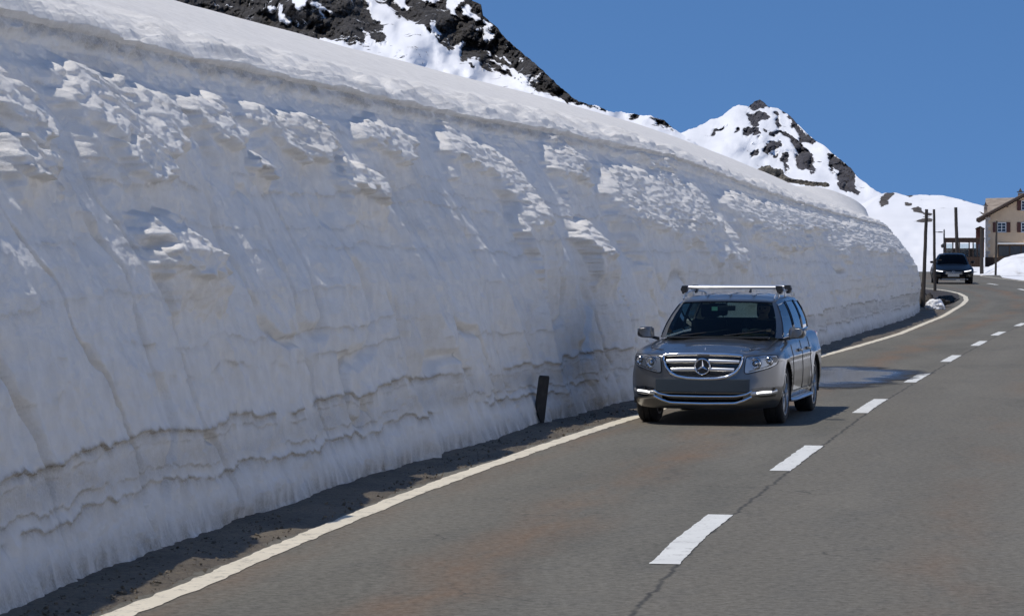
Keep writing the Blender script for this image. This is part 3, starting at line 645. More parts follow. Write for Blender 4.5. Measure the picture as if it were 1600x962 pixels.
# rock outcrop on the crest behind the wall
def rocks(name, pts, seed, m, label, cat, sub=3, rough=.25):
    bm = bmesh.new()
    for (c, d) in pts:
        r = bmesh.ops.create_icosphere(bm, subdivisions=sub, radius=1.0)
        for v in r['verts']:
            q = v.co.copy(); k = 1 + rough * float(fbm(np.array(q.x * 1.7 + c[0] * 3), np.array(q.y * 1.7 + q.z * 2.1 + seed), seed, 4)) * 2
            v.co = Vector((c[0] + q.x * d[0] * k, c[1] + q.y * d[1] * k, c[2] + q.z * d[2] * k))
    me = bpy.data.meshes.new(name); bm.to_mesh(me); bm.free(); me.materials.append(m)
    o = bpy.data.objects.new(name, me); col.objects.link(o); tag(o, label, cat); return o
p = at(1205, 283, 101)
bl = []
for k in range(34):
    x = 1166 + 3.8 * k; yb = 277 + (x - 1166) * .115 if x > 1200 else 279; big = math.exp(-((x - 1203) / 17) ** 2)
    q = at(x, yb - 2 - 5 * big, 101 + random.uniform(-.5, .5)); bl.append((q, (.11 + .16 * big + random.uniform(0, .04), .35, .06 + .20 * big + random.uniform(0, .03))))
rocks('rock_outcrop', bl, 5, M['rock'], 'bare brown rocky outcrop poking out of the snow crest below the peak', 'rock outcrop', 3, .35)

# dirt bank and snow lump beyond the end of the wall
bk = []
for k in range(26):
    d = 101.3 + k * .68; xx = np.interp(d, [99, 104, 110, 119], [15.0, 15.4, 15.2, 15.6]) + random.uniform(-.3, .35)
    bk.append(((xx, d, float(zp(d)) + .05), (.38 + random.random() * .25, .6, .22 + random.random() * .40)))
rocks('earth_bank', bk, 9, M['bank'], 'dark brown earth bank where the snow wall ends beside the road', 'earth bank', 3, .35)
def lump(name, c, d, seed, label, cat, m, group=None):
    bm = bmesh.new(); r = bmesh.ops.create_icosphere(bm, subdivisions=5, radius=1.0)
    V = np.array([v.co[:] for v in bm.verts]); k = 1 + .35 * fbm(V[:, 0] * 1.5 + seed, V[:, 1] * 1.5 + V[:, 2], seed, 5, .6) + .15 * ridged(V[:, 0] * 3, V[:, 2] * 3 + V[:, 1], seed + 2, 3)
    for v, kk in zip(bm.verts, k): v.co = Vector((c[0] + v.co.x * d[0] * kk, c[1] + v.co.y * d[1] * kk, c[2] + v.co.z * d[2] * kk))
    for f in bm.faces: f.smooth = True
    me = bpy.data.meshes.new(name); bm.to_mesh(me); bm.free(); me.materials.append(m)
    o = bpy.data.objects.new(name, me); col.objects.link(o); tag(o, label, cat, group); return o
lump('snow_lump', (15.25, 99.2, .20), (.30, .4, .25), 4, 'small melting lump of snow on the dirt beside the wall end', 'snow lump', M['dsnow'])

# snow bank in front of the house
xs = np.linspace(30.2, 52, 240); vs = np.linspace(-1, 1, 90)
Xb, Vb = np.meshgrid(xs, vs, indexing='ij')
prof = np.interp(xs, [30.2, 31.2, 32.0, 32.9, 34.2, 38, 52], [0, .22, .62, 1.12, 1.42, 1.5, 1.5])
Yb = 183 + 4.5 * Vb + (Xb - 32) * .20; Zb = .70 + prof[:, None] * (1 - np.abs(Vb) ** 2.4) * (1 + .10 * fbm(Xb * .6, Yb * .5, 201, 5)) + .05 * fbm(Xb * 2, Yb, 202, 4) * (1 - Vb ** 2)
tag(mesh_np('snow_bank', np.stack([Xb, Yb, Zb], -1), gridq(240, 90), M['dsnow']), 'low rounded snow bank across the road in front of the house', 'snow bank')

# ================================================================== CARS
class Shell:
    """closed car body skin: plan outlines with rounded nose and tail stacked from sill to shoulder, then a crowned top"""
    def __init__(s, W, xf, xr, zs, zb, af, nf, ar, nr, wheels, crown, fil, spine, ridge=0.0):
        s.__dict__.update(locals())
    def w(s, z, x=None):
        r = np.interp(z, *zip(*s.W))
        if x is not None:
            for (wx, wz, wr) in s.wheels:
                d = np.hypot(x - wx, z - wz); r = r + .022 * np.exp(-((d - wr - .03) / .07) ** 2)
            r = r + .008 * np.exp(-((z - s.crease) / .025) ** 2) if hasattr(s, 'crease') else r
        return r
    def front_x(s, y, z):
        w_ = s.w(z); xf = np.interp(z, *zip(*s.xf))
        q = np.clip(1 - (np.abs(y) / (w_ + 1e-6)) ** s.nf, 0, 1); return xf - s.af + s.af * q ** (1 / s.nf)
    def outline(s, m=46, xs=None):
        """half outline samples: (kind, parameter)"""
        out = [('f', a) for a in np.linspace(0, 1, m)]
        xs = xs if xs is not None else np.linspace(0, 1, 130)[1:-1]
        out += [('s', a) for a in xs]; out += [('r', a) for a in np.linspace(1, 0, m // 2)]
        return out
    def pt(s, k, a, z):
        w_ = s.w(z); xf = np.interp(z, *zip(*s.xf)); xr = np.interp(z, *zip(*s.xr))
        if k == 'f':
            th = a ** 1.0 * math.pi / 2; n = s.nf; c, q = math.cos(th), math.sin(th)
            # angle-true superellipse
            r = (c ** n + q ** n) ** (-1 / n); x, y = xf - s.af + s.af * c * r, w_ * q * r
        elif k == 'r':
            th = a * math.pi / 2; n = s.nr; c, q = math.cos(th), math.sin(th)
            r = (c ** n + q ** n) ** (-1 / n); x, y = xr + s.ar - s.ar * c * r, w_ * q * r
        else:
            x0, x1 = xf - s.af, xr + s.ar; x = x0 + (x1 - x0) * a; y = w_ * (1 - s.taper * ((x - (x0 + x1) / 2) / (x0 - x1) * 2) ** 4 * 0)
        if y > .5 * w_:
            e = s.w(z, x) - w_; y = y + e * min(1, (y / w_ - .5) * 2.2)
        return x, y
    def grid(s, nz=46, nc=26):
        o = s.outline(); full = [(k, a, 1) for (k, a) in o] + [(k, a, -1) for (k, a) in o[-2:0:-1]]
        P = np.zeros((len(full), nz + nc, 3))
        for i, (k, a, sg) in enumerate(full):
            xe, ye = s.pt(k, a, .8 * s.ztop); zs = float(np.interp(xe, *zip(*s.zs))); zb = float(np.interp(xe, *zip(*s.zb)))
            for j in range(nz):
                z = zb + (zs - zb) * j / (nz - 1); x, y = s.pt(k, a, z)
                t = max(0, z - (zs - s.fil)); ins = s.fil - math.sqrt(max(0, s.fil ** 2 - t ** 2))
                sx = min(max(x, s.spine[0]), s.spine[1]); v = np.array([sx - x, -y]); L_ = np.hypot(*v) + 1e-9; v = v / L_ * min(ins, L_)
                P[i, j] = (x + v[0], (y + v[1]) * sg, z)
            x, y, _ = P[i, nz - 1]; sx = min(max(x, s.spine[0]), s.spine[1])
            for j in range(nc):
                f = (j + 1) / nc; xx = x + (sx - x) * f; yy = y * (1 - f); zz = float(np.interp(xx, *zip(*s.zs)))
                wy = abs(yy) / s.w(s.ztop * .8)
                cr = float(np.interp(xx, *zip(*s.crown))); zz += (cr * (1 - wy ** 2.2) if k != 'x' else 0) * (1 - (1 - f) ** 3) + s.ridge * math.exp(-((abs(yy) - .60) / .05) ** 2) * min(1, f * 5)
                P[i, nz + j] = (xx, yy, zz)
        return P
def shell_mesh(sh, P, name, m, parent, keep):
    """mesh of the grid faces for which keep(cx,cy,cz,row) holds; the edge of a wheel opening is drawn onto its circle"""
    nu, nv, _ = P.shape; q = gridq(nu, nv, True); V = P.reshape(-1, 3).copy()
    c = V[q].mean(1); side = (q[:, 0] % nv) < 46
    in_arch = np.zeros(len(q), bool)
    for (wx, wz, wr) in sh.wheels:
        in_arch |= (np.hypot(c[:, 0] - wx, c[:, 2] - wz) < wr) & (np.abs(c[:, 1]) > .45) & side
    k = keep(c, side) & ~in_arch
    arch_v = np.unique(q[in_arch]); keep_v = np.unique(q[k]); b = np.intersect1d(arch_v, keep_v)
    for (wx, wz, wr) in sh.wheels:
        d = V[b][:, [0, 2]] - (wx, wz); r = np.hypot(*d.T); ok = np.abs(r - wr) < .07
        V[b[ok], 0] = wx + d[ok, 0] / r[ok] * wr; V[b[ok], 2] = wz + d[ok, 1] / r[ok] * wr
    qq = q[k]; u, inv = np.unique(qq, return_inverse=True)
    o = mesh_np(name, V[u], inv.reshape(-1, 4), m, parent)
    return o
def surf_patch(mb, sh, top, bot, off, n=30, rows=8, mirror=False, yl=None):
    """sheet lying on the nose: top / bot are lists of (y, z)"""
    yy = np.linspace(top[0][0], top[-1][0], n); G = []
    for y in yy:
        zt = np.interp(y, *zip(*top)); zl = np.interp(y, *zip(*bot)); row = []
        for j in range(rows):
            z = zl + (zt - zl) * j / (rows - 1); row.append((float(sh.front_x(y, z)) + off, y, z))
        G.append(row)
    mb.grid(G); return mb
def on_nose(sh, pts, off): return [(float(sh.front_x(y, z)) + off, y, z) for (y, z) in pts]
def dense(pts, n, closed=False):
    P = [Vector(p) for p in pts] + ([Vector(pts[0])] if closed else []); out = []
    d = [0]
    for a, b in zip(P, P[1:]): d.append(d[-1] + (b - a).length)
    for k in range(n if not closed else n):
        s_ = d[-1] * k / (n if closed else n - 1)
        for i in range(len(P) - 1):
            if s_ <= d[i + 1] + 1e-9: f = (s_ - d[i]) / max(d[i + 1] - d[i], 1e-9); out.append(P[i].lerp(P[i + 1], f)); break
    return out
def soften(pts, k=2, closed=False):
    for _ in range(k):
        n = len(pts); q = []
        for i in range(n):
            if not closed and i in (0, n - 1): q.append(pts[i]); continue
            q.append((pts[i - 1] + pts[i] * 2 + pts[(i + 1) % n]) / 4)
        pts = q
    return pts

def greenhouse(root, B, T, roof_z, roof_x, mats, zrows=14, bulge=.035, cuts=None, crown_n=14):
    """B / T: named corner points at belt and roof edge on one side. Builds glass panes, pillars and the roof."""
    names = [b[0] for b in B]; segs = list(zip(range(len(B) - 1), range(1, len(B))))
    def P(i, f, h):
        b = Vector(B[i][1]).lerp(Vector(B[i + 1][1]), f); t = Vector(T[i][1]).lerp(Vector(T[i + 1][1]), f); p = b.lerp(t, h)
        c = Vector(((b.x + t.x) / 2 - (B[0][1][0] + B[-1][1][0]) / 2, (b.y + t.y) / 2, 0)); c = Vector((c.x * .18, c.y, 0)).normalized()
        return p + c * bulge * 4 * h * (1 - h)
    panes = {}
    def grid(i, n, h0, h1, rows, sg):
        return [[(lambda q: (q.x, q.y * sg, q.z))(P(i, a / n, h0 + (h1 - h0) * r / rows)) for r in range(rows + 1)] for a in range(n + 1)]
    pil = MB()
    for i, _ in segs:
        kind = cuts.get(names[i] + names[i + 1], 'p')
        for sg in (1, -1):
            n = 12
            if kind == 'p': pil.grid(grid(i, n if i else n, 0, 1, zrows, sg))
            else:
                h0, h1 = (.0, .93) if kind in ('w',) else (.04, .90)
                if kind == 'r': h0, h1 = .05, .92
                pil.grid(grid(i, n, h1, 1, 2, sg))
                if h0 > 0: pil.grid(grid(i, n, 0, h0, 2, sg))
                panes.setdefault((kind, i if kind == 's' else 0, sg if kind == 's' else 0), []).append(grid(i, n, h0, h1, zrows, sg))
    # roof
    ring = []
    for i, _ in segs:
        for a in range(12): ring.append(P(i, a / 12, 1))
    ring.append(P(len(segs) - 1, 1, 1)); sx0, sx1 = roof_x
    for sg in (1, -1):
        G = []
        for p in ring:
            sx = min(max(p.x, sx0), sx1); row = []
            for j in range(crown_n + 1):
                f = j / crown_n; x = p.x + (sx - p.x) * f; y = p.y * (1 - f)
                zc = float(np.interp(x, *zip(*roof_z))); e = 1 - (1 - f) ** 2.6
                row.append((x, y * sg, p.z + (zc - p.z) * e))
            G.append(row)
        pil.grid(G)
    bmesh.ops.remove_doubles(pil.bm, verts=pil.bm.verts, dist=.0004)
    pil.build('roof', mats['paint'], root, True, 50)
    for (kind, i, sg), gs in panes.items():
        mb = MB()
        for g in gs: mb.grid(g)
        bmesh.ops.remove_doubles(mb.bm, verts=mb.bm.verts, dist=.0004)
        mb.build({'w': 'windscreen', 's': 'side_window', 'r': 'rear_window'}[kind], mats['wind'] if kind in 'w' else (mats['rear'] if kind == 'r' else mats['side']), root, True, 60)
        # dark seal round the pane
        se = MB()
        if kind == 's':
            g = gs[0]; loop = [Vector(r[0]) for r in g] + [Vector(x) for x in g[-1][1:]] + [Vector(r[-1]) for r in g[::-1][1:]] + [Vector(x) for x in g[0][::-1][1:-1]]
            se.tube(loop, .012, 6, closed=True); se.build('window_seal', mats['seal'], root, True)
        elif kind == 'w':
            for g in gs:
                se.tube([Vector(r[-1]) for r in g], .014, 6)
            for g in gs[1::2] if len(gs) > 2 else gs: pass
            se.build('windscreen_seal', mats['seal'], root, True)
    return P

def wheel(root, x, y, z, r, wdt, spokes, mats, twin=True):
    """tyre with rim, hub and disc; outer side towards +y when y > 0"""
    sg = 1 if y > 0 else -1; h = wdt / 2; t = MB()
    ri = r * .70
    prof = [(ri, -h * .9), (ri + .02, -h), (r * .90, -h * 1.03), (r * .975, -h * .86), (r, -h * .66), (r, -h * .36), (r - .012, -h * .33), (r - .012, -h * .28), (r + .001, -h * .25), (r + .001, h * .25), (r - .012, h * .28), (r - .012, h * .33), (r, h * .36), (r, h * .66), (r * .975, h * .86), (r * .90, h * 1.03), (ri + .02, h), (ri, h * .9)]
    t.lathe(prof, (x, y, z), 'Y', 56); w_ = t.build('wheel', mats['rubber'], root, True, 45)
    m = MB()
    m.lathe([(ri + .004, -h * .8), (ri - .012, -h * .7), (ri - .03, 0), (ri - .02, h * .78), (ri + .008, h * .93), (ri + .010, h * .98), (ri - .008, h * .99), (ri - .016, h * .8)], (x, y, z) if sg > 0 else (x, y, z), 'Y', 56)
    for k in range(spokes):
        for d in ((-.17, .17) if twin else (0,)):
            a = 2 * math.pi * k / spokes + .3; a0 = a + d * .5; a1 = a + d
            p0 = Vector((x + math.cos(a0) * .05, y + sg * h * .72, z + math.sin(a0) * .05)); p1 = Vector((x + math.cos(a1) * (ri - .01), y + sg * h * .80, z + math.sin(a1) * (ri - .01)))
            m.tube([p0, p0.lerp(p1, .5) + Vector((0, sg * .008, 0)), p1], [.022, .019, .017], 6, r2=.016)
    m.lathe([(.0, sg * h * .80), (.055, sg * h * .80), (.062, sg * h * .74), (.066, sg * h * .6)], (x, y, z), 'Y', 24)
    m.build('rim', mats['rim'], w_, True, 35)
    d = MB(); d.lathe([(0, sg * h * .22), (ri - .045, sg * h * .22), (ri - .045, sg * h * .12), (0, sg * h * .12)], (x, y, z), 'Y', 36); d.lathe([(ri - .02, -h * .6 * sg), (0, -h * .6 * sg)], (x, y, z), 'Y', 36)
    d.build('brake_disc', mats['disc'], w_, True, 30)
    return w_
def arch_liner(root, sh, hw, mats):
    for (wx, wz, wr) in sh.wheels:
        for sg in (1, -1):
            m = MB(); G = []
            for k in range(25):
                a = math.pi * (k / 24) * 1.16 - .08 * math.pi; c, s_ = math.cos(a), math.sin(a)
                G.append([(wx + c * (wr + .004), sg * (hw - d), wz + s_ * (wr + .004)) for d in (.015, .12, .38)])
            m.grid(G); m.poly([(wx + math.cos(a) * (wr + .01), sg * (hw - .36), wz + math.sin(a) * (wr + .01)) for a in np.linspace(-.25, math.pi + .25, 25)])
            m.build('wheel_arch_liner', M['black'], root, True)

# ------------------------------------------------------------------ the grey SUV
suv = empty('suv', (2.49, 34.05, 0), R(-103.5))
tag(suv, 'dark grey metallic SUV with silver roof rack driving towards the viewer beside snow wall', 'car')
S = Shell(W=[(.18, .80), (.26, .865), (.34, .895), (.48, .915), (.62, .920), (.74, .915), (.84, .905), (.95, .878), (1.06, .84)],
          xf=[(.18, .66), (.24, .74), (.32, .81), (.42, .825), (.52, .815), (.60, .805), (.72, .795), (.82, .782), (.90, .76), (1.1, .66)],
          xr=[(.18, -3.62), (.3, -3.69), (.6, -3.70), (1.1, -3.60)],
          zs=[(-3.8, 1.06), (-2.2, 1.05), (-.6, .995), (.1, .94), (.5, .885), (.8, .865)], zb=[(-3.8, .26), (-2.0, .25), (0, .25), (.5, .22), (.8, .20)],
          af=.58, nf=3.4, ar=.4, nr=4, wheels=[(0, .355, .405), (-2.755, .355, .405)], crown=[(-3.8, .02), (-.6, .060), (.1, .050), (.55, .036), (.8, .022)], fil=.05, spine=(-3.2, .15), ridge=.014)
S.ztop = 1.0; S.taper = 0; S.crease = .80
P_ = S.grid()
grille_top = [(-.49, .855), (-.3, .868), (0, .874), (.3, .868), (.49, .855)]
grille_bot = [(-.49, .79), (-.455, .71), (-.40, .645), (-.31, .595), (-.2, .575), (0, .568), (.2, .575), (.31, .595), (.40, .645), (.455, .71), (.49, .79)]
low_top = [(-.56, .40), (0, .40), (.56, .40)]
gout = [(-.485, .85), (-.3, .865), (0, .871), (.3, .865), (.485, .85), (.478, .78), (.45, .71), (.40, .648), (.31, .598), (.18, .576), (0, .570), (-.18, .576), (-.31, .598), (-.40, .648), (-.45, .71), (-.478, .78)]
lout = [(-.52, .395), (0, .40), (.52, .395), (.50, .34), (.42, .285), (0, .275), (-.42, .285), (-.50, .34)]
def head(sg): return [(sg * y, z) for (y, z) in [(.525, .838), (.66, .850), (.80, .856), (.872, .846), (.886, .81), (.876, .75), (.80, .705), (.70, .674), (.56, .638), (.505, .640), (.512, .74)]]
def nose_in(c, poly): return inpoly(c[:, 1], c[:, 2], poly) & (c[:, 0] > .1)
def keep_body(c, side):
    cabin = (~side) & (np.abs(c[:, 1]) < .735) & (c[:, 0] < -.58) & (c[:, 0] > -3.5)
    hood = (~side) & (c[:, 0] > -.60) & (np.abs(c[:, 1]) < .73)
    door = side & (c[:, 2] > .37) & (np.abs(c[:, 1]) > .7) & (c[:, 0] < -.62) & (c[:, 0] > -2.30)
    return ~cabin & ~hood & ~door & ~(nose_in(c, gout) & side) & ~(nose_in(c, lout) & side)
body = shell_mesh(S, P_, 'body', M['paint'], suv, keep_body)
hood = shell_mesh(S, P_, 'bonnet', M['paint'], suv, lambda c, s_: (~s_) & (c[:, 0] > -.60) & (np.abs(c[:, 1]) < .73))
for (a, b) in ((-.62, -1.50), (-1.50, -2.30)):
    for sg in (1, -1):
        d = shell_mesh(S, P_, 'door', M['paint'], suv, lambda c, s_: s_ & (c[:, 2] > .37) & (c[:, 1] * sg > .7) & (c[:, 0] < a) & (c[:, 0] > b))
        h = MB(); hx = b + .14; yy = S.w(.86) + .028
        h.tube([(hx - .02, sg * (yy - .025), .86), (hx, sg * yy, .862), (hx + .17, sg * yy, .866), (hx + .19, sg * (yy - .025), .866)], .013, 8, r2=.017)
        h.build('door_handle', M['paint'], d, True)
    for sg in (1, -1):
        for x_ in ((a, b) if a > -.7 else (b,)):
            pts = [(x_, sg * (float(S.w(z, x_)) + .0015), z) for z in np.linspace(.37, float(np.interp(x_, *zip(*S.zs))) - .05, 14)]
            MB().tube(pts, .0045, 5).build('door_gap', M['black'], suv, True)
for sg in (1, -1):
    pts = [(x_, sg * (float(S.w(.37, x_)) + .001), .37) for x_ in np.linspace(-.62, -2.30, 20)]; MB().tube(pts, .0045, 5).build('sill_gap', M['black'], suv, True)
    hp = []
    for x_ in np.linspace(-.55, .52, 24):
        yv = .73 if x_ < .25 else .73 - .25 * ((x_ - .25) / .3) ** 2
        zc = float(np.interp(x_, *zip(*S.zs))) + float(np.interp(x_, *zip(*S.crown))) * (1 - (yv / .9) ** 2.2) + .003; hp.append((x_, sg * yv, zc))
    MB().tube(hp, .0045, 5).build('bonnet_gap', M['black'], suv, True)
arch_liner(suv, S, .93, {})
# underside and inner backing so that nothing shows through
u = MB(); u.box((-1.45, 0, .30), (4.0, 1.2, .16)); u.box((-1.4, 0, .42), (1.9, 1.66, .20)); u.box((.42, 0, .55), (.36, 1.0, .55), bev=.03)
u.box((-3.2, 0, .45), (.7, 1.5, .3)); u.build('underbody', M['black'], suv)
# rubbing strip and running board
for sg in (1, -1):
    m = MB(); m.tube([(x_, sg * (.915 if i else .87), .265) for i, x_ in enumerate(np.linspace(-.44, -2.30, 14))][:-1] + [(-2.32, sg * .87, .265)], .055, 12, r2=.026); m.build('running_board', M['alu'], suv, True)
# greenhouse
cw = dict(paint=M['paint'], wind=M['wind'], side=M['side'], rear=M['wind'], seal=M['gloss'])
Bp = [('F', (-.37, 0, 1.058)), ('G', (-.40, .36, 1.052)), ('H', (-.50, .62, 1.040)), ('A', (-.55, .695, 1.03)), ('a', (-.66, .775, 1.02)), ('B', (-1.50, .80, 1.045)), ('b', (-1.58, .80, 1.045)), ('C', (-2.36, .795, 1.065)), ('c', (-2.45, .79, 1.07)), ('D', (-3.12, .765, 1.09)), ('d', (-3.50, .70, 1.09)), ('E', (-3.58, .62, 1.09)), ('Z', (-3.66, 0, 1.09))]
Tp = [('F', (-1.10, 0, 1.505)), ('G', (-1.11, .30, 1.502)), ('H', (-1.15, .50, 1.492)), ('A', (-1.18, .555, 1.483)), ('a', (-1.25, .600, 1.478)), ('B', (-1.62, .625, 1.515)), ('b', (-1.70, .625, 1.52)), ('C', (-2.38, .625, 1.525)), ('c', (-2.46, .625, 1.52)), ('D', (-3.02, .605, 1.50)), ('d', (-3.32, .555, 1.485)), ('E', (-3.38, .49, 1.485)), ('Z', (-3.42, 0, 1.50))]
greenhouse(suv, Bp, Tp, [(-3.5, 1.50), (-3.0, 1.545), (-2.2, 1.575), (-1.5, 1.56), (-1.2, 1.525), (-1.0, 1.50)], (-3.0, -1.6), cw, cuts={'FG': 'w', 'GH': 'w', 'HA': 'w', 'aB': 's', 'bC': 's', 'cD': 's', 'EZ': 'r'})
m = MB(); m.box((-.40, 0, 1.035), (.16, 1.28, .02), bev=.005)
for sg in (-.42, .12): m.tube([(-.36, sg - .05, 1.06), (-.46, sg + .3, 1.10), (-.56, sg + .52, 1.135)], .007, 6)
m.build('wiper', M['black'], suv)
# roof rails, rack
for sg in (1, -1):
    m = MB(); pts = soften(dense([(-1.22, sg * .585, 1.50), (-1.34, sg * .60, 1.565), (-2.1, sg * .61, 1.61), (-2.95, sg * .60, 1.575), (-3.08, sg * .585, 1.525)], 40), 4)
    m.tube(pts, .014, 8, r2=.012)
    for x_ in (-1.5, -2.1, -2.8): m.box((x_, sg * .605, 1.56), (.05, .02, .07), bev=.006)
    m.build('roof_rail', M['satin'], suv, True)
for bx_ in (-1.50, -2.30):
    m = MB(); m.tube([(bx_, -.60, 1.652), (bx_, .60, 1.652)], .042, 14, r2=.023); bar = m.build('roof_bar', M['alu'], suv, True)
    for sg in (1, -1):
        f = MB(); f.hull([(bx_ + a, sg * b, z) for a in (-.055, .055) for (b, z) in ((.57, 1.672), (.645, 1.670), (.665, 1.62), (.635, 1.565), (.60, 1.565), (.575, 1.63))]); f.box((bx_, sg * .62, 1.582), (.13, .05, .03), bev=.008)
        f.build('bar_foot', M['black'], bar)
m = MB(); m.tube([(-3.05, 0, 1.56), (-3.16, 0, 1.63), (-3.2, 0, 1.635)], [.02, .01, .004], 8); m.build('aerial', M['black'], suv, True)
m = MB()
for yv in (-.3, 0, .3): m.tube([(-1.25, yv, 1.553 - abs(yv) * .02), (-1.9, yv, 1.573 - abs(yv) * .03), (-2.8, yv, 1.560 - abs(yv) * .03)], .008, 6)
m.build('roof_rib', M['paint'], suv, True)
# grille: dark back, frame, two double bars, emblem
m = MB(); surf_patch(m, S, grille_top, grille_bot, -.05, 40, 12); m.build('grille_back', M['gloss'], suv, True)
m = MB(); fr_ = soften(dense(on_nose(S, gout, .004), 110, True), 1, True); m.tube(fr_, .017, 10, closed=True, r2=.019); m.build('grille_frame', M['chrome'], suv, True)
for (zc, hw_) in ((.775, .445), (.675, .385)):
    m = MB()
    for sg in (1, -1):
        ys = np.linspace(.075, hw_, 14); m.tube([(float(S.front_x(y * 1, zc)) - .004, sg * y, zc + .012 * (1 - (y / .5) ** 2)) for y in ys], .014, 10, r2=.021)
    m.build('grille_bar', M['alu'], suv, True)
m = MB()
for zc in np.linspace(.60, .84, 9):
    hwv = float(np.interp(zc, [.58, .65, .72, .85], [.28, .39, .44, .46]))
    m.tube([(float(S.front_x(y, zc)) - .035, y, zc) for y in np.linspace(-hwv, hwv, 12)], .004, 5)
m.build('grille_mesh', M['black'], suv)
ex = float(S.front_x(0, .715)) + .012
em = MB()
em.tube([(ex, math.cos(a) * .092, .718 + math.sin(a) * .092) for a in np.linspace(0, 2 * math.pi, 48, endpoint=False)], .0105, 10, closed=True)
for k in range(3):
    a = math.pi / 2 + k * 2 * math.pi / 3; cx, cz = math.cos(a), math.sin(a); px_, pz_ = -cz, cx
    em.hull([(ex - .004, cx * .086, .718 + cz * .086), (ex + .006, cx * .086, .718 + cz * .086), (ex + .016, 0, .718), (ex - .004, 0, .718), (ex, px_ * .017, .718 + pz_ * .017), (ex, -px_ * .017, .718 - pz_ * .017), (ex - .004, px_ * .017, .718 + pz_ * .017), (ex - .004, -px_ * .017, .718 - pz_ * .017)])
em.build('star_emblem', M['chrome'], suv, True, 25)
m = MB(); m.lathe([(0, .0), (.084, .0), (.084, -.03)], (ex - .008, 0, .718), 'X', 40); m.build('emblem_back', M['gloss'], suv, True)
m = MB(); hb = (.60, 0, float(np.interp(.60, *zip(*S.zs))) + .035); m.tube([(hb[0], 0, hb[2]), (hb[0] - .004, 0, hb[2] + .03)], .006, 8); m.build('bonnet_badge', M['chrome'], suv, True)
# headlights
for sg in (1, -1):
    hp = head(sg); mb = MB()
    ys = sorted(abs(p[0]) for p in hp); top = [(.510, .836), (.66, .850), (.80, .856), (.872, .846), (.886, .81)]; bot = [(.510, .645), (.56, .640), (.70, .676), (.80, .707), (.876, .752), (.886, .80)]
    surf_patch(mb, S, top, bot, .003, 34, 12)
    if sg < 0: bmesh.ops.scale(mb.bm, vec=(1, -1, 1), verts=mb.bm.verts)
    hl = mb.build('headlight', M['satin'], suv, True)
    fr = MB(); loop = soften(dense(on_nose(S, [(y, z) for (y, z) in hp], .004), 70, True), 2, True); fr.tube(loop, .007, 6, closed=True); fr.build('headlight_rim', M['black'], hl, True)
    for (yc, zc, rr_) in ((.635, .760, .068), (.785, .782, .052)):
        lb = MB(); x0 = float(S.front_x(yc, zc)) + .004
        lb.lathe([(rr_, .012), (rr_ * .86, .018), (rr_ * .8, .006), (rr_ * .55, .004), (rr_ * .5, .016), (rr_ * .3, .026), (0, .03)], (x0, yc * sg, zc), 'X', 28); lb.build('lamp_bowl', M['chrome'], hl, True, 30)
        db = MB(); db.lathe([(rr_ * 1.12, .006), (rr_ * .95, .008)], (x0, yc * sg, zc), 'X', 28); db.lathe([(rr_ * .5, .020), (rr_ * .38, .024)], (x0, yc * sg, zc), 'X', 20); db.build('lamp_ring', M['gloss'], hl, True)
    for tp in (((.55, .825), (.66, .835), (.78, .842), (.86, .83)), ((.56, .662), (.70, .70), (.80, .732))): MB().tube([(float(S.front_x(y, z)) + .008, sg * y, z) for (y, z) in tp], .008, 6).build('lamp_trim', M['chrome'], hl, True)
    gl = MB(); surf_patch(gl, S, [(y, z - .003) for (y, z) in top], [(y, z + .003) for (y, z) in bot], .034, 24, 10)
    if sg < 0: bmesh.ops.scale(gl.bm, vec=(1, -1, 1), verts=gl.bm.verts)
    gl.build('headlight_cover', M['lampglass'], hl, True)
# bumper: made-up slate panel, lower intake, chrome strips, side intakes with lamps
m = MB(); surf_patch(m, S, [(-.575, .560), (0, .563), (.575, .560)], [(-.575, .420), (0, .415), (.575, .420)], .014, 40, 8)
for (zz_) in (.561, .419): m.tube([(float(S.front_x(y, zz_)) + .004, y, zz_) for y in np.linspace(-.575, .575, 24)], .010, 6)
m.build('plate_blank_panel', M['slate'], suv, True)  # added panel standing in for the blanked-out plate area, no real bumper part
m = MB(); surf_patch(m, S, [(-.52, .40), (.52, .40)], [(-.52, .345), (-.42, .28), (0, .272), (.42, .28), (.52, .345)], -.05, 30, 8); m.build('lower_intake', M['gloss'], suv, True)
m = MB(); m.tube(soften(dense(on_nose(S, [(-.60, .425), (-.53, .385), (-.40, .362), (0, .358), (.40, .362), (.53, .385), (.60, .425)], .008), 60), 3), .013, 8, r2=.014); m.build('bumper_trim', M['chrome'], suv, True)
m = MB(); m.tube(soften(dense(on_nose(S, [(-.60, .36), (-.50, .31), (-.40, .278), (0, .270), (.40, .278), (.50, .31), (.60, .36)], .010), 60), 3), .016, 8, r2=.017); m.build('skid_plate_trim', M['chrome'], suv, True)
for sg in (1, -1):
    mb = MB(); surf_patch(mb, S, [(.60, .455), (.72, .475), (.86, .47)], [(.60, .375), (.70, .352), (.86, .358)], .004, 24, 8)
    if sg < 0: bmesh.ops.scale(mb.bm, vec=(1, -1, 1), verts=mb.bm.verts)
    si = mb.build('side_intake', M['gloss'], suv, True)
    lm = MB(); pts = [(float(S.front_x(y, z)) + .014, sg * y, z) for (y, z) in ((.655, .402), (.70, .412), (.76, .418), (.82, .418))]
    lm.tube(pts, .010, 8, r2=.012); lm.build('daytime_lamp', M['lamp'], si, True)
    lc = MB(); pts = [(float(S.front_x(y, z)) + .008, sg * y, z) for (y, z) in ((.585, .395), (.63, .398), (.70, .398), (.80, .404), (.875, .425))]
    lc.tube(pts, .009, 8, r2=.024); lc.build('lamp_surround', M['satin'], si, True)
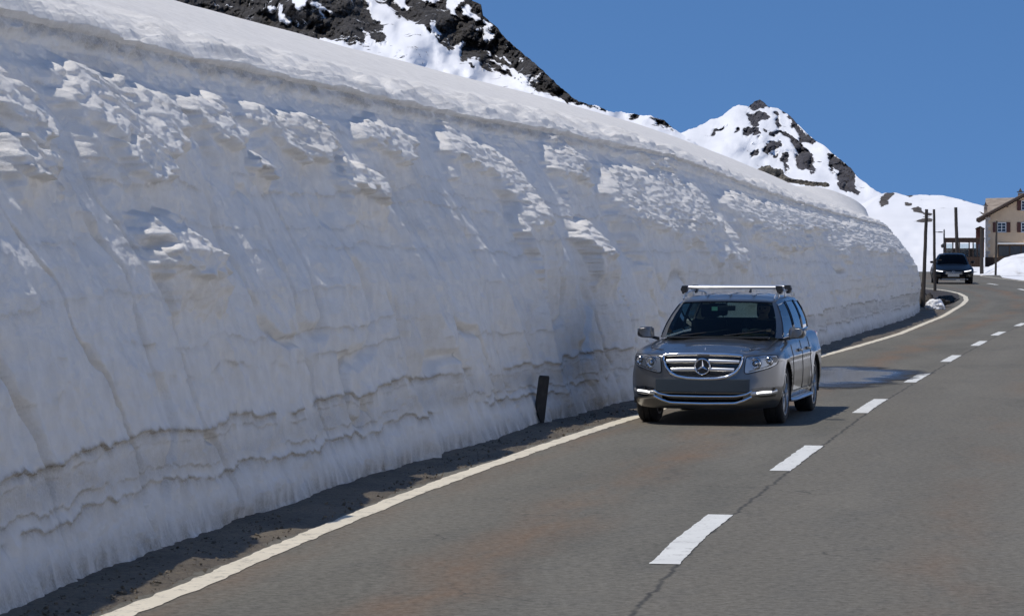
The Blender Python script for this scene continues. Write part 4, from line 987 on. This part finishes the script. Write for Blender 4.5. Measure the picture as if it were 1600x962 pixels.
# mirrors
for sg in (1, -1):
    m = MB(); m.hull([(-.60 + a, sg * b, z) for (a, b, z) in [(.05, .86, 1.02), (.07, .90, 1.02), (.07, 1.03, 1.03), (.04, 1.06, 1.05), (.04, 1.07, 1.11), (.06, 1.05, 1.15), (.06, .90, 1.165), (.04, .86, 1.15), (-.08, .86, 1.01), (-.08, 1.06, 1.03), (-.08, 1.07, 1.13), (-.08, 1.04, 1.16), (-.08, .87, 1.16)]])
    bmesh.ops.bevel(m.bm, geom=m.bm.edges[:], offset=.016, segments=3, affect='EDGES')
    mi = m.build('mirror', M['paint'], suv, True, 50)
    a_ = MB(); a_.hull([(-.60 + a, sg * b, z) for (a, b, z) in [(0, .80, .99), (-.08, .80, .99), (0, .90, 1.02), (-.08, .90, 1.02), (0, .80, 1.03), (-.08, .80, 1.03), (0, .90, 1.05), (-.08, .90, 1.05)]]); a_.build('mirror_arm', M['black'], mi)
    g_ = MB(); g_.box((-.684, sg * 0.965, 1.09), (.006, .16, .10), bev=.002); g_.build('mirror_glass', M['chrome'], mi)
# rear: lamps and plate
for sg in (1, -1):
    m = MB(); m.box((-3.56, sg * .76, .92), (.16, .16, .24), bev=.03); m.build('tail_light', mat('red_lens', (.25, .01, .01), .2, coat=1) if sg > 0 else bpy.data.materials['red_lens'], suv, True)
wm = dict(rubber=M['rubber'], rim=M['rim'], disc=M['black'])
for (x_, y_) in ((0, .785), (0, -.785), (-2.755, .785), (-2.755, -.785)): wheel(suv, x_, y_, .358, .358, .235, 5, wm)
# cabin
m = MB(); m.box((-.92, 0, .92), (.62, 1.40, .20), bev=.05); m.box((-.72, 0, 1.0), (.3, 1.2, .06), bev=.02); m.box((-1.0, .36, 1.03), (.22, .34, .08), bev=.03); m.build('dashboard', M['dash_m'], suv, True, 50)
m = MB(); m.box((-2.0, 0, .52), (2.9, 1.5, .06)); m.build('cabin_floor', M['black'], suv)
sw_c = Vector((-1.17, .37, .955)); tl = Matrix.Rotation(R(-62), 3, 'Y')
m = MB(); m.tube([sw_c + tl @ Vector((math.cos(a) * .185, math.sin(a) * .185, 0)) for a in np.linspace(0, 2 * math.pi, 36, endpoint=False)], .015, 8, closed=True)
for a in (0.2, 2.94, 4.71): m.tube([sw_c, sw_c + tl @ Vector((math.cos(a) * .18, math.sin(a) * .18, 0))], .016, 6)
m.build('steering_wheel', M['black'], suv, True)
def seat(x_, y_, bench=False):
    m = MB(); w2 = .50 if not bench else 1.3
    m.box((x_ + .02, y_, .66), (.52, w2, .15), bev=.05); m.box((x_ - .30, y_, .93), (.13, w2, .56), Matrix.Rotation(R(-14), 3, 'Y'), bev=.05) if False else None
    G = Matrix.Rotation(R(-16), 3, 'Y'); mb = MB(); mb.box((0, 0, .30), (.14, w2 * .96, .58), bev=.06)
    for v in mb.bm.verts: v.co = G @ v.co + Vector((x_ - .20, y_, .66))
    o = m.build('seat', M['seat'], suv, True, 50); mb.build('backrest', M['seat'], o, True, 50)
    for yy_ in ((y_,) if not bench else (y_ - .42, y_ + .42)):
        hd = MB(); hd.box((x_ - .405, yy_, 1.335), (.10, .25, .17), bev=.045); hd.tube([(x_ - .40, yy_ - .06, 1.2), (x_ - .40, yy_ - .06, 1.3)], .007, 6); hd.tube([(x_ - .40, yy_ + .06, 1.2), (x_ - .40, yy_ + .06, 1.3)], .007, 6)
        hd.build('headrest', M['seat'], o, True, 50)
seat(-1.62, .37); seat(-1.62, -.37); seat(-2.62, 0, True)
m = MB(); m.box((-1.02, 0, 1.392), (.03, .24, .065), bev=.012); m.tube([(-1.04, 0, 1.42), (-1.10, 0, 1.50)], .008, 6); rm = m.build('inner_mirror', M['black'], suv, True)
m = MB(); m.box((-.965, -.14, 1.385), (.003, .075, .05), Matrix.Rotation(R(55), 3, 'Y') if False else None); m.build('toll_sticker', M['sticker'], suv)

# driver: one continuous seated body, hands on the wheel
def skinned(edges, mat_, name, parent, root_i=0, sub=2):
    """edges: chains of (point, radius)"""
    me = bpy.data.meshes.new(name); vs, es, rs = [], [], []
    idx = {}
    def vid(p, r):
        k = tuple(round(c, 4) for c in p)
        if k not in idx: idx[k] = len(vs); vs.append(p); rs.append(r)
        return idx[k]
    for ch in edges:
        ids = [vid(p, r) for (p, r) in ch]; es += list(zip(ids, ids[1:]))
    me.from_pydata(vs, es, []); o = bpy.data.objects.new(name, me); col.objects.link(o)
    md = o.modifiers.new('skin', 'SKIN'); md.use_smooth_shade = True
    for i, r in enumerate(rs): me.skin_vertices[0].data[i].radius = (r, r) if not isinstance(r, tuple) else r
    me.skin_vertices[0].data[root_i].use_root = True
    o.modifiers.new('sub', 'SUBSURF').levels = sub; o.modifiers['sub'].render_levels = sub
    bpy.context.view_layer.update(); dg = bpy.context.evaluated_depsgraph_get()
    m2 = bpy.data.meshes.new_from_object(o.evaluated_get(dg)); o.modifiers.clear(); o.data = m2; m2.materials.clear(); m2.materials.append(mat_); m2.name = name
    for p in m2.polygons: p.use_smooth = True
    o.parent = parent; bpy.data.meshes.remove(me); return o
DY = .37
hipc = (-1.66, DY, .78); chest = (-1.76, DY, 1.10); neck = (-1.77, DY, 1.235)
def arm(sg):
    sh_, el, wr = (-1.74, DY + sg * .19, 1.165), (-1.52, DY + sg * .27, .98), (-1.27, DY + sg * .16, 1.09)
    ch = [[(chest, .14), (sh_, .068), ((-1.63, DY + sg * .24, 1.06), .052), (el, .044), ((-1.40, DY + sg * .22, 1.04), .036), (wr, .026), ((-1.215, DY + sg * .155, 1.115), (.035, .018))]]
    palm = (-1.215, DY + sg * .155, 1.115)
    for k, (dy, ln) in enumerate(((-.024, .060), (-.008, .068), (.008, .064), (.024, .05))):
        a = (palm[0] + .028, palm[1] + sg * dy, palm[2] + .006); ch.append([(palm, (.035, .018)), (a, .0095), ((a[0] + ln * .5, a[1], a[2] - .006), .0088), ((a[0] + ln * .62, a[1], a[2] - .034), .008)])
    ch.append([(palm, (.035, .018)), ((palm[0] + .01, palm[1] - sg * .036, palm[2] - .004), .0105), ((palm[0] + .032, palm[1] - sg * .045, palm[2] - .016), .009)]); return ch
chains = [[(hipc, .15), ((-1.70, DY, .92), .135), (chest, .14), (neck, .058), ((-1.76, DY, 1.30), .060), ((-1.755, DY, 1.37), .094), ((-1.755, DY, 1.435), .082)],
          [((-1.755, DY, 1.37), .094), ((-1.672, DY, 1.362), .024), ((-1.652, DY, 1.350), .011)]]
for sg in (1, -1):
    chains += arm(sg); chains.append([(hipc, .15), ((-1.58, DY + sg * .10, .76), .10), ((-1.22, DY + sg * .13, .80), .068), ((-1.05, DY + sg * .13, .60), .05), ((-.95, DY + sg * .13, .42), .04)])
    chains.append([((-1.755, DY, 1.37), .094), ((-1.762, DY + sg * .088, 1.36), .018)])
drv = skinned(chains, M['skin'], 'person', None); drv.matrix_world = suv.matrix_basis if False else Matrix.Translation(suv.location) @ Matrix.Rotation(suv.rotation_euler.z, 4, 'Z')
tag(drv, 'driver in dark jacket holding the steering wheel behind the windscreen of the grey SUV', 'person')
jk = skinned([[(hipc, .158), ((-1.70, DY, .92), .145), (chest, .150), ((-1.77, DY, 1.21), .07)]] + [[(chest, .15), ((-1.74, DY + sg * .19, 1.165), .078), ((-1.63, DY + sg * .24, 1.06), .062), ((-1.52, DY + sg * .27, .98), .054), ((-1.40, DY + sg * .22, 1.04), .046), ((-1.31, DY + sg * .18, 1.075), .038)] for sg in (1, -1)], M['cloth'], 'jacket', drv)
hr = MB(); r = bmesh.ops.create_uvsphere(hr.bm, u_segments=28, v_segments=18, radius=1)
for v in r['verts']:
    q = v.co; v.co = Vector((-1.772 + q.x * .092, DY + q.y * .086, 1.405 + q.z * .085)) if q.z > -.2 or q.x < .1 else Vector((-1.775 + q.x * .08, DY + q.y * .07, 1.40 + q.z * .02))
hr.build('hair', M['hair'], drv, True)
for sg in (1, -1):
    m = MB(); bmesh.ops.create_uvsphere(m.bm, u_segments=12, v_segments=8, radius=.011)
    for v in m.bm.verts: v.co += Vector((-1.669, DY + sg * .033, 1.375))
    m.build('eye', M['black'], drv, True)
m = MB(); m.tube([(-1.671, DY - .025, 1.322), (-1.664, DY, 1.320), (-1.671, DY + .025, 1.322)], .005, 6); m.build('mouth', mat('lips', (.25, .10, .08), .5), drv, True)

# ------------------------------------------------------------------ the black saloon farther up
sed = empty('saloon_car', (20.28, 126.6, float(zp(126.0)) - .0), R(-97))
tag(sed, 'black saloon with white headlights coming round the far bend beside the leaning stakes', 'car')
S2 = Shell(W=[(.16, .80), (.3, .88), (.5, .915), (.62, .915), (.75, .89), (.85, .85), (1.0, .80)], xf=[(.16, .72), (.3, .84), (.45, .87), (.58, .86), (.68, .82), (.8, .72)], xr=[(.16, -3.75), (.5, -3.86), (.9, -3.80), (1.1, -3.7)],
           zs=[(-3.9, .98), (-2.2, .93), (-.5, .88), (.2, .76), (.6, .68), (.9, .64)], zb=[(-3.9, .24), (0, .20), (.9, .18)], af=.66, nf=2.6, ar=.5, nr=3.5, wheels=[(0, .325, .37), (-2.85, .325, .37)],
           crown=[(-3.9, .05), (-.5, .06), (.9, .05)], fil=.09, spine=(-3.2, .1))
S2.ztop = .95; S2.taper = 0
P2 = S2.grid(nz=46, nc=16)
shell_mesh(S2, P2, 'body', M['navy'], sed, lambda c, s_: ~((~s_) & (np.abs(c[:, 1]) < .68) & (c[:, 0] < -.75) & (c[:, 0] > -3.0)))
arch_liner(sed, S2, .90, {})
m = MB(); m.box((-1.4, 0, .28), (4.2, 1.2, .16)); m.box((-1.4, 0, .40), (2.0, 1.6, .24)); m.build('underbody', M['black'], sed)
M['dark2'] = glass_mat('dark_car_glass', (.06, .065, .075), .03, .3)
cw2 = dict(paint=M['navy'], wind=M['dark2'], side=M['dark2'], rear=M['dark2'], seal=M['gloss'])
B2 = [('F', (-.50, 0, .945)), ('G', (-.54, .36, .935)), ('A', (-.66, .68, .915)), ('a', (-.80, .745, .90)), ('B', (-1.70, .765, .93)), ('b', (-1.78, .765, .93)), ('C', (-2.75, .745, .96)), ('D', (-3.20, .66, .985)), ('Z', (-3.35, 0, 1.0))]
T2 = [('F', (-1.20, 0, 1.375)), ('G', (-1.22, .28, 1.372)), ('A', (-1.30, .50, 1.355)), ('a', (-1.38, .55, 1.345)), ('B', (-1.80, .57, 1.38)), ('b', (-1.86, .57, 1.38)), ('C', (-2.45, .54, 1.36)), ('D', (-2.60, .46, 1.35)), ('Z', (-2.68, 0, 1.36))]
greenhouse(sed, B2, T2, [(-2.7, 1.36), (-2.0, 1.425), (-1.6, 1.425), (-1.2, 1.38)], (-2.4, -1.7), cw2, cuts={'FG': 'w', 'GA': 'w', 'aB': 's', 'bC': 's', 'DZ': 'r'})
for (x_, y_) in ((0, .78), (0, -.78), (-2.85, .78), (-2.85, -.78)): wheel(sed, x_, y_, .326, .326, .225, 5, wm)
for sg in (1, -1):
    def pm_(mb):
        if sg < 0: bmesh.ops.scale(mb.bm, vec=(1, -1, 1), verts=mb.bm.verts)
        return mb
    hl = pm_(surf_patch(MB(), S2, [(.47, .605), (.66, .645), (.84, .675)], [(.47, .56), (.66, .575), (.84, .615)], .008, 16, 5)).build('headlight', M['satin'], sed, True)
    l_ = MB(); l_.tube([(float(S2.front_x(y, z)) + .018, sg * y, z) for (y, z) in ((.49, .575), (.62, .588), (.74, .61), (.80, .635))], .012, 8, r2=.018); l_.build('daytime_lamp', M['lamp'], hl, True)
    pm_(surf_patch(MB(), S2, [(.58, .44), (.82, .45)], [(.58, .33), (.82, .35)], .006, 10, 4)).build('side_intake', M['gloss'], sed, True)
    m = MB(); m.hull([(-.78 + a, sg * b, z) for (a, b, z) in [(.04, .84, .94), (.05, 1.0, .96), (.05, 1.01, 1.04), (.04, .86, 1.06), (-.07, .84, .94), (-.07, 1.02, .96), (-.07, 1.02, 1.05), (-.07, .86, 1.06)]]); bmesh.ops.bevel(m.bm, geom=m.bm.edges[:], offset=.014, segments=2, affect='EDGES'); m.build('mirror', M['navy'], sed, True, 50)
gb = surf_patch(MB(), S2, [(-.40, .575), (0, .585), (.40, .575)], [(-.36, .44), (0, .43), (.36, .44)], .006, 16, 5).build('grille', M['gloss'], sed, True)
for z_ in (.46, .50, .54): MB().tube([(float(S2.front_x(y, z_)) + .012, y, z_) for y in np.linspace(-.34, .34, 10)], .005, 5).build('grille_bar', M['satin'], gb, True)
em2 = MB(); e2 = float(S2.front_x(0, .56)) + .014; em2.tube([(e2, math.cos(a) * .05, .565 + math.sin(a) * .05) for a in np.linspace(0, 6.283, 24, endpoint=False)], .007, 6, closed=True); em2.build('badge', M['chrome'], sed, True)
m = MB(); px2 = float(S2.front_x(0, .37)) + .03; m.box((px2, 0, .40), (.012, .52, .115), bev=.003); pl2 = m.build('number_plate', M['plate'], sed)
m = MB(); m.tube([(float(S2.front_x(y, .22)) + .01, y, .225) for y in np.linspace(-.66, .66, 20)], .010, 6, r2=.02); m.build('bumper_trim', M['satin'], sed, True)
surf_patch(MB(), S2, [(-.5, .33), (.5, .33)], [(-.46, .25), (.46, .25)], .006, 16, 4).build('lower_intake', M['gloss'], sed, True)
m = MB(); m.box((-1.1, 0, .86), (.5, 1.3, .10), bev=.03); m.build('dashboard', M['dash_m'], sed)
for y_ in (.36, -.36):
    m = MB(); m.box((-1.95, y_, .95), (.14, .46, .6), bev=.05); o = m.build('seat', M['seat'], sed, True, 50); h_ = MB(); h_.box((-1.98, y_, 1.26), (.09, .24, .16), bev=.03); h_.build('headrest', M['seat'], o, True, 50)

# ================================================================== STAKES, POST, LAMP POSTS
def stake(name, x0, y0, x1, y1, D, r, label, cat, group, D1=None, cap=False):
    a, b = at(x0, y0, D), at(x1, y1, D1 or D); root = empty(name, a); tag(root, label, cat, group)
    n = 9; pts = [a.lerp(b, k / n) - a + Vector((random.uniform(-1, 1), 0, 0)) * .006 * (0 < k < n) for k in range(n + 1)]
    m = MB(); m.tube(pts, [r * (1 - .22 * k / n) for k in range(n + 1)], 10); m.build('pole', M['pole'], root, True, 50)
    return root, b - a
G1 = 'wooden snow stakes along the road'
t1, v1 = stake('snow_stake', 1441.5, 494, 1447.5, 327, 100.8, .075, 'tall dark wooden stake leaning right at the end of the snow wall', 'snow stake', G1)
m = MB(); m.tube([v1 * .93 + Vector((-.12, .02, 0)), v1 * .93 + Vector((.12, .02, 0))], .012, 6); m.build('peg', M['pole'], t1)
t2, v2 = stake('snow_stake', 1461, 459, 1459, 327, 115.5, .066, 'slim dark stake with small arms standing left of the black saloon', 'snow stake', G1)
for h_, s_ in ((.73, .16), (.40, .10)):
    m = MB(); m.tube([v2 * h_ + Vector((0, 0, 0)), v2 * h_ + Vector((s_ + .14, .02, .0))], .014, 6); m.box(v2 * h_ + Vector((s_ + .10, .02, 0)), (.20, .03, .045), bev=.008); m.build('arm', M['pole'], t2)
t3, v3 = stake('snow_stake', 1497, 446, 1493, 324, 150, .11, 'thick stake rising behind the black saloon before the veranda', 'snow stake', G1)
t4, v4 = stake('snow_stake', 1534, 430, 1533.5, 356, 181, .13, 'thick grey stake at the left foot of the snow bank', 'snow stake', G1)
t5, v5 = stake('snow_stake', 1555.5, 432, 1557, 345, 178, .075, 'slender stake in front of the cream house facade', 'snow stake', G1)
# dark marker slab leaning on the wall behind the edge line
mk = empty('marker_post', (.355, 33.2, 0)); mk.rotation_euler = (0, R(4), 0); mk.scale = (.78, 1, 1); tag(mk, 'short dark marker post leaning against the foot of the snow wall', 'marker post')
m = MB(); m.prism([(-.075, 0, .60), (.075, 0, .605), (.045, 0, .10), (.03, 0, -.02), (-.06, 0, .14), (-.105, 0, .22)], (-.02, .07, 0)); bmesh.ops.bevel(m.bm, geom=m.bm.edges[:], offset=.006, segments=2, affect='EDGES')
m.build('post', mat('dark_weathered_plastic', (.022, .018, .014), .6, noise=(9, (.05, .042, .034), .5, .7)), mk, True, 30)
m = MB(); m.box((-.01, .03, .607), (.15, .075, .012), bev=.004); m.build('post_cap', M['black'], mk)
# lamp post beside the veranda
lp = empty('lamp_post', at(1475, 418, 345)); tag(lp, 'dark lamp post with lantern at the left end of the veranda', 'lamp post')
k_ = 345 / FPX
m = MB(); m.tube([(0, 0, 0), (0, 0, 58 * k_)], [.14, .09], 10); m.tube([(0, 0, 34 * k_), (-1.5 * k_, 0, 37 * k_), (-3 * k_, 0, 37 * k_)], .05, 6); m.build('pole', M['black'], lp)
m = MB(); m.lathe([(0, 36.5 * k_), (1.9 * k_, 35.5 * k_), (2.2 * k_, 34.5 * k_), (1.3 * k_, 31 * k_), (0, 30.5 * k_)], (-3 * k_, 0, 0), 'Z', 14); m.build('lantern', M['black'], lp)
m = MB(); m.lathe([(0, 60.5 * k_), (.9 * k_, 59 * k_), (1.0 * k_, 57 * k_), (0, 56 * k_)], (0, 0, 0), 'Z', 12); m.build('finial', M['black'], lp)

# ================================================================== HOUSE AND VERANDA
HD = 350.0; hk = HD / FPX
hs = empty('house', at(1640, 404, HD), R(-11)); tag(hs, 'cream stucco mountain house with red brown shutters and wide gable behind the snow bank', 'house')
hx = lambda x: (x - 1640) * hk
hz = lambda y: (404 - y) * hk
E_l, E_r, yE, yA = 1541, 1739, 340, 283
wl = MB(); wl.prism([(hx(E_l), 0, hz(430)), (hx(E_r), 0, hz(430)), (hx(E_r), 0, hz(yE)), (hx(1640), 0, hz(yA + 3)), (hx(E_l), 0, hz(yE))], (0, 14, 0)); wl.build('wall', M['stucco'], hs)
for sg, xe in ((1, 1527), (-1, 1753)):
    m = MB(); a = (hx(xe), -1.1, hz(346)); b = (hx(1640), -1.1, hz(285)); m.prism([a, b, (b[0], b[1], b[2] + .30), (a[0], a[1], a[2] + .28)], (0, 15.6, 0)); rf = m.build('roof', M['brown'], hs)
    m = MB(); m.prism([(a[0] - .02 * sg, -.95, a[2] + .285), (b[0], -.95, b[2] + .305), (b[0], -.95, b[2] + .42), (a[0] - .02 * sg, -.95, a[2] + .40)], (0, 15.5, 0)); m.build('roof_slabs', M['slab'], rf)
    for f in (.18, .42, .66, .88):
        p = Vector(a).lerp(Vector(b), f); m = MB(); m.box((p.x, -.55, p.z - .16), (.22, 1.1, .24), bev=.02); m.build('purlin', M['brown'], hs)
# quoins
m = MB(); qn = 0
for k in range(12):
    z0 = hz(402) + k * .43; wq = .62 if k % 2 else .38; m.box((hx(E_l) + wq / 2 - .02, .0, z0 + .2), (wq, .06, .40), bev=.02)
m.build('quoins', M['stone'], hs)
m = MB(); m.box(((hx(E_l) + hx(E_r)) / 2, -.05, hz(416)), (hx(E_r) - hx(E_l) + .1, .14, 28 * hk), bev=.02); m.build('plinth', M['brown'], hs)
def window(x, y, w_, h_, shut=True, parent=hs):
    X0, Z0 = hx(x), hz(y); f = MB()
    for (cx, cz, a, b) in ((0, h_ / 2, w_ + .1, .09), (0, -h_ / 2, w_ + .1, .09), (-w_ / 2, 0, .09, h_), (w_ / 2, 0, .09, h_), (0, 0, .07, h_)): f.box((X0 + cx, -.06, Z0 + cz), (a, .10, b))
    for q in (-.17, .17): f.box((X0, -.05, Z0 + h_ * q), (w_, .07, .04))
    fr_ = f.build('window', M['white'], parent)
    g = MB(); g.box((X0, -.02, Z0), (w_, .05, h_)); g.build('pane', M['dglass'], fr_)
    s_ = MB(); s_.box((X0, -.12, Z0 - h_ / 2 - .10), (w_ + .3, .24, .08)); s_.build('sill', M['stone'], fr_)
    if shut:
        for sg in (-1, 1):
            s_ = MB(); s_.box((X0 + sg * (w_ / 2 + .32), -.10, Z0), (.50, .06, h_ + .12), bev=.01)
            for q in np.linspace(-h_ * .42, h_ * .42, 9): s_.box((X0 + sg * (w_ / 2 + .32), -.14, Z0 + q), (.40, .03, .06))
            s_.build('shutter', M['shutter'], fr_)
for (x, y) in ((1566, 355), (1603, 355), (1603, 321), (1640, 321), (1677, 321), (1640, 355), (1677, 355), (1714, 355)): window(x, y, 1.05, 1.15)
# wide dark glazing of the ground floor under a pale canopy
m = MB(); m.box((hx(1640), -.35, hz(380.5)), (160 * hk, .8, .16), bev=.02); m.build('canopy', M['white'], hs)
f = MB(); x0, x1 = 1561, 1719
f.box((hx(1640), -.05, hz(383.5)), ((x1 - x0) * hk, .12, .16)); f.box((hx(1640), -.05, hz(401)), ((x1 - x0) * hk, .12, .16))
for x in np.arange(x0, x1 + 1, 158 / 9): f.box((hx(x), -.05, hz(392)), (.16, .13, 18 * hk))
fr_ = f.build('window', M['brown'], hs); g = MB(); g.box((hx(1640), -.0, hz(392)), ((x1 - x0) * hk, .06, 17 * hk)); g.build('pane', M['dglass'], fr_)
# tall roofed part behind with its chimneys
bk_ = MB(); bk_.prism([(hx(1540), 14, hz(346)), (hx(1537.5), 14, hz(306)), (hx(1700), 14, hz(303)), (hx(1700), 14, hz(346))], (0, .8, 0)); bk_.hull([(hx(1537.5), 6, hz(330)), (hx(1700), 6, hz(320)), (hx(1537.5), 14, hz(306)), (hx(1700), 14, hz(303)), (hx(1537.5), 14.8, hz(330)), (hx(1700), 14.8, hz(330)), (hx(1537.5), 6, hz(342)), (hx(1700), 6, hz(342))])
bk_.build('rear_roof', M['slab'], hs)
def chimney(x, y0, y1, w_, Y, cap=True):
    m = MB(); m.box((hx(x), Y, (hz(y0) + hz(y1)) / 2), (w_, w_, abs(hz(y1) - hz(y0))), bev=.02); c = m.build('chimney', M['slab'], hs)
    m = MB(); m.box((hx(x), Y, hz(y1) + .12), (w_ + .25, w_ + .25, .10), bev=.02); m.hull([(hx(x) + a, Y + b, hz(y1) + .17) for a in (-w_ * .4, w_ * .4) for b in (-w_ * .4, w_ * .4)] + [(hx(x), Y, hz(y1) + .62)]); m.build('chimney_cap', M['pole'], c)
chimney(1540.5, 342, 322, .42, 2.0); chimney(1594.5, 318, 301, .62, 1.0)
# veranda
vr = empty('veranda', at(1506, 416, HD - 3), R(-10)); tag(vr, 'flat roofed brown veranda with bright glass panels left of the cream house', 'veranda')
vx = lambda x: (x - 1506) * hk
vz = lambda y: (416 - y) * hk
m = MB(); m.box((0, 2, vz(376)), (62 * hk, 5, 6 * hk), bev=.03); m.box((0, 2, vz(372.6)), (63 * hk, 5.3, .12)); m.build('roof', M['brown'], vr)
m = MB(); m.box((0, 0, vz(410)), (57 * hk, .2, 18 * hk), bev=.02)
for x in np.arange(-27, 28, 3.0): m.box((x * hk, -.13, vz(410)), (.05, .05, 17 * hk))
m.build('parapet', M['brown'], vr)
for x in (1478, 1489, 1499, 1514, 1520, 1526.5, 1533): m = MB(); m.box((vx(x), 0, vz(390)), (.16, .2, 24 * hk)); m.build('post', M['brown'], vr)
paneglass = glass_mat('veranda_glass', (.75, .82, .85), .03, 1.5)
for x0_, x1_ in ((1479, 1488), (1499.5, 1513), (1521, 1526), (1527, 1532.5)): m = MB(); m.box((vx((x0_ + x1_) / 2), .02, vz(391)), ((x1_ - x0_) * hk, .04, 20 * hk)); m.build('glass_panel', paneglass, vr)
m = MB(); m.box((0, 4.4, vz(400)), (57 * hk, .1, 24 * hk)); m.build('rear_parapet', M['pole'], vr)
# small brown hut roof above the veranda
ht = empty('hut', at(1531, 402, HD + 6), R(-10)); tag(ht, 'small red brown wooden hut showing above the veranda roof beside the house', 'hut')
m = MB(); m.prism([(-6.5 * hk, 0, 0), (6.5 * hk, 0, 0), (6.5 * hk, 0, 45 * hk), (0, 0, 48 * hk), (-6.5 * hk, 0, 45 * hk)], (0, 3, 0)); m.build('wall', M['shutter'], ht)
for sg in (1, -1): m = MB(); m.prism([(sg * 7.5 * hk, -.3, 44.6 * hk), (0, -.3, 48.2 * hk), (0, -.3, 49.6 * hk), (sg * 7.5 * hk, -.3, 46 * hk)], (0, 3.6, 0)); m.build('roof', M['pole'], ht)

# ================================================================== LOOSE GRIT ON THE VERGE
def crumbs(name, n, m, smin, smax, lo, hi, seed, label, cat):
    g_ = np.random.default_rng(seed); bm = bmesh.new()
    for k in range(n):
        d = 14 + 46 * g_.random() ** 1.6; x0 = float(np.interp(d, Bs[:, 1], Bs[:, 0])); x1 = float(np.interp(d, Es[:, 1], Es[:, 0])); f = lo + (hi - lo) * g_.random() ** 1.3
        c = Vector((x0 + (x1 - x0) * f, d, .02)); r = smin + (smax - smin) * g_.random() ** 3
        vs = [bm.verts.new(c + Vector((g_.normal(), g_.normal(), g_.normal() * .7)).normalized() * r * (.7 + .5 * g_.random())) for _ in range(7)]
        q = bmesh.ops.convex_hull(bm, input=vs)
        ki = [v for v in q['geom_interior'] if isinstance(v, bmesh.types.BMVert)]
        if ki: bmesh.ops.delete(bm, geom=ki, context='VERTS')
    me = bpy.data.meshes.new(name); bm.to_mesh(me); bm.free(); me.materials.append(m)
    o = bpy.data.objects.new(name, me); col.objects.link(o); tag(o, label, cat, kind='stuff')
crumbs('grit', 2600, mat('grit_stone', (.17, .14, .10), .9, noise=(3, (.07, .06, .045), .4, .6)), .005, .022, .10, .86, 11, 'brown grit and small stones on the verge beside the edge line', 'grit')
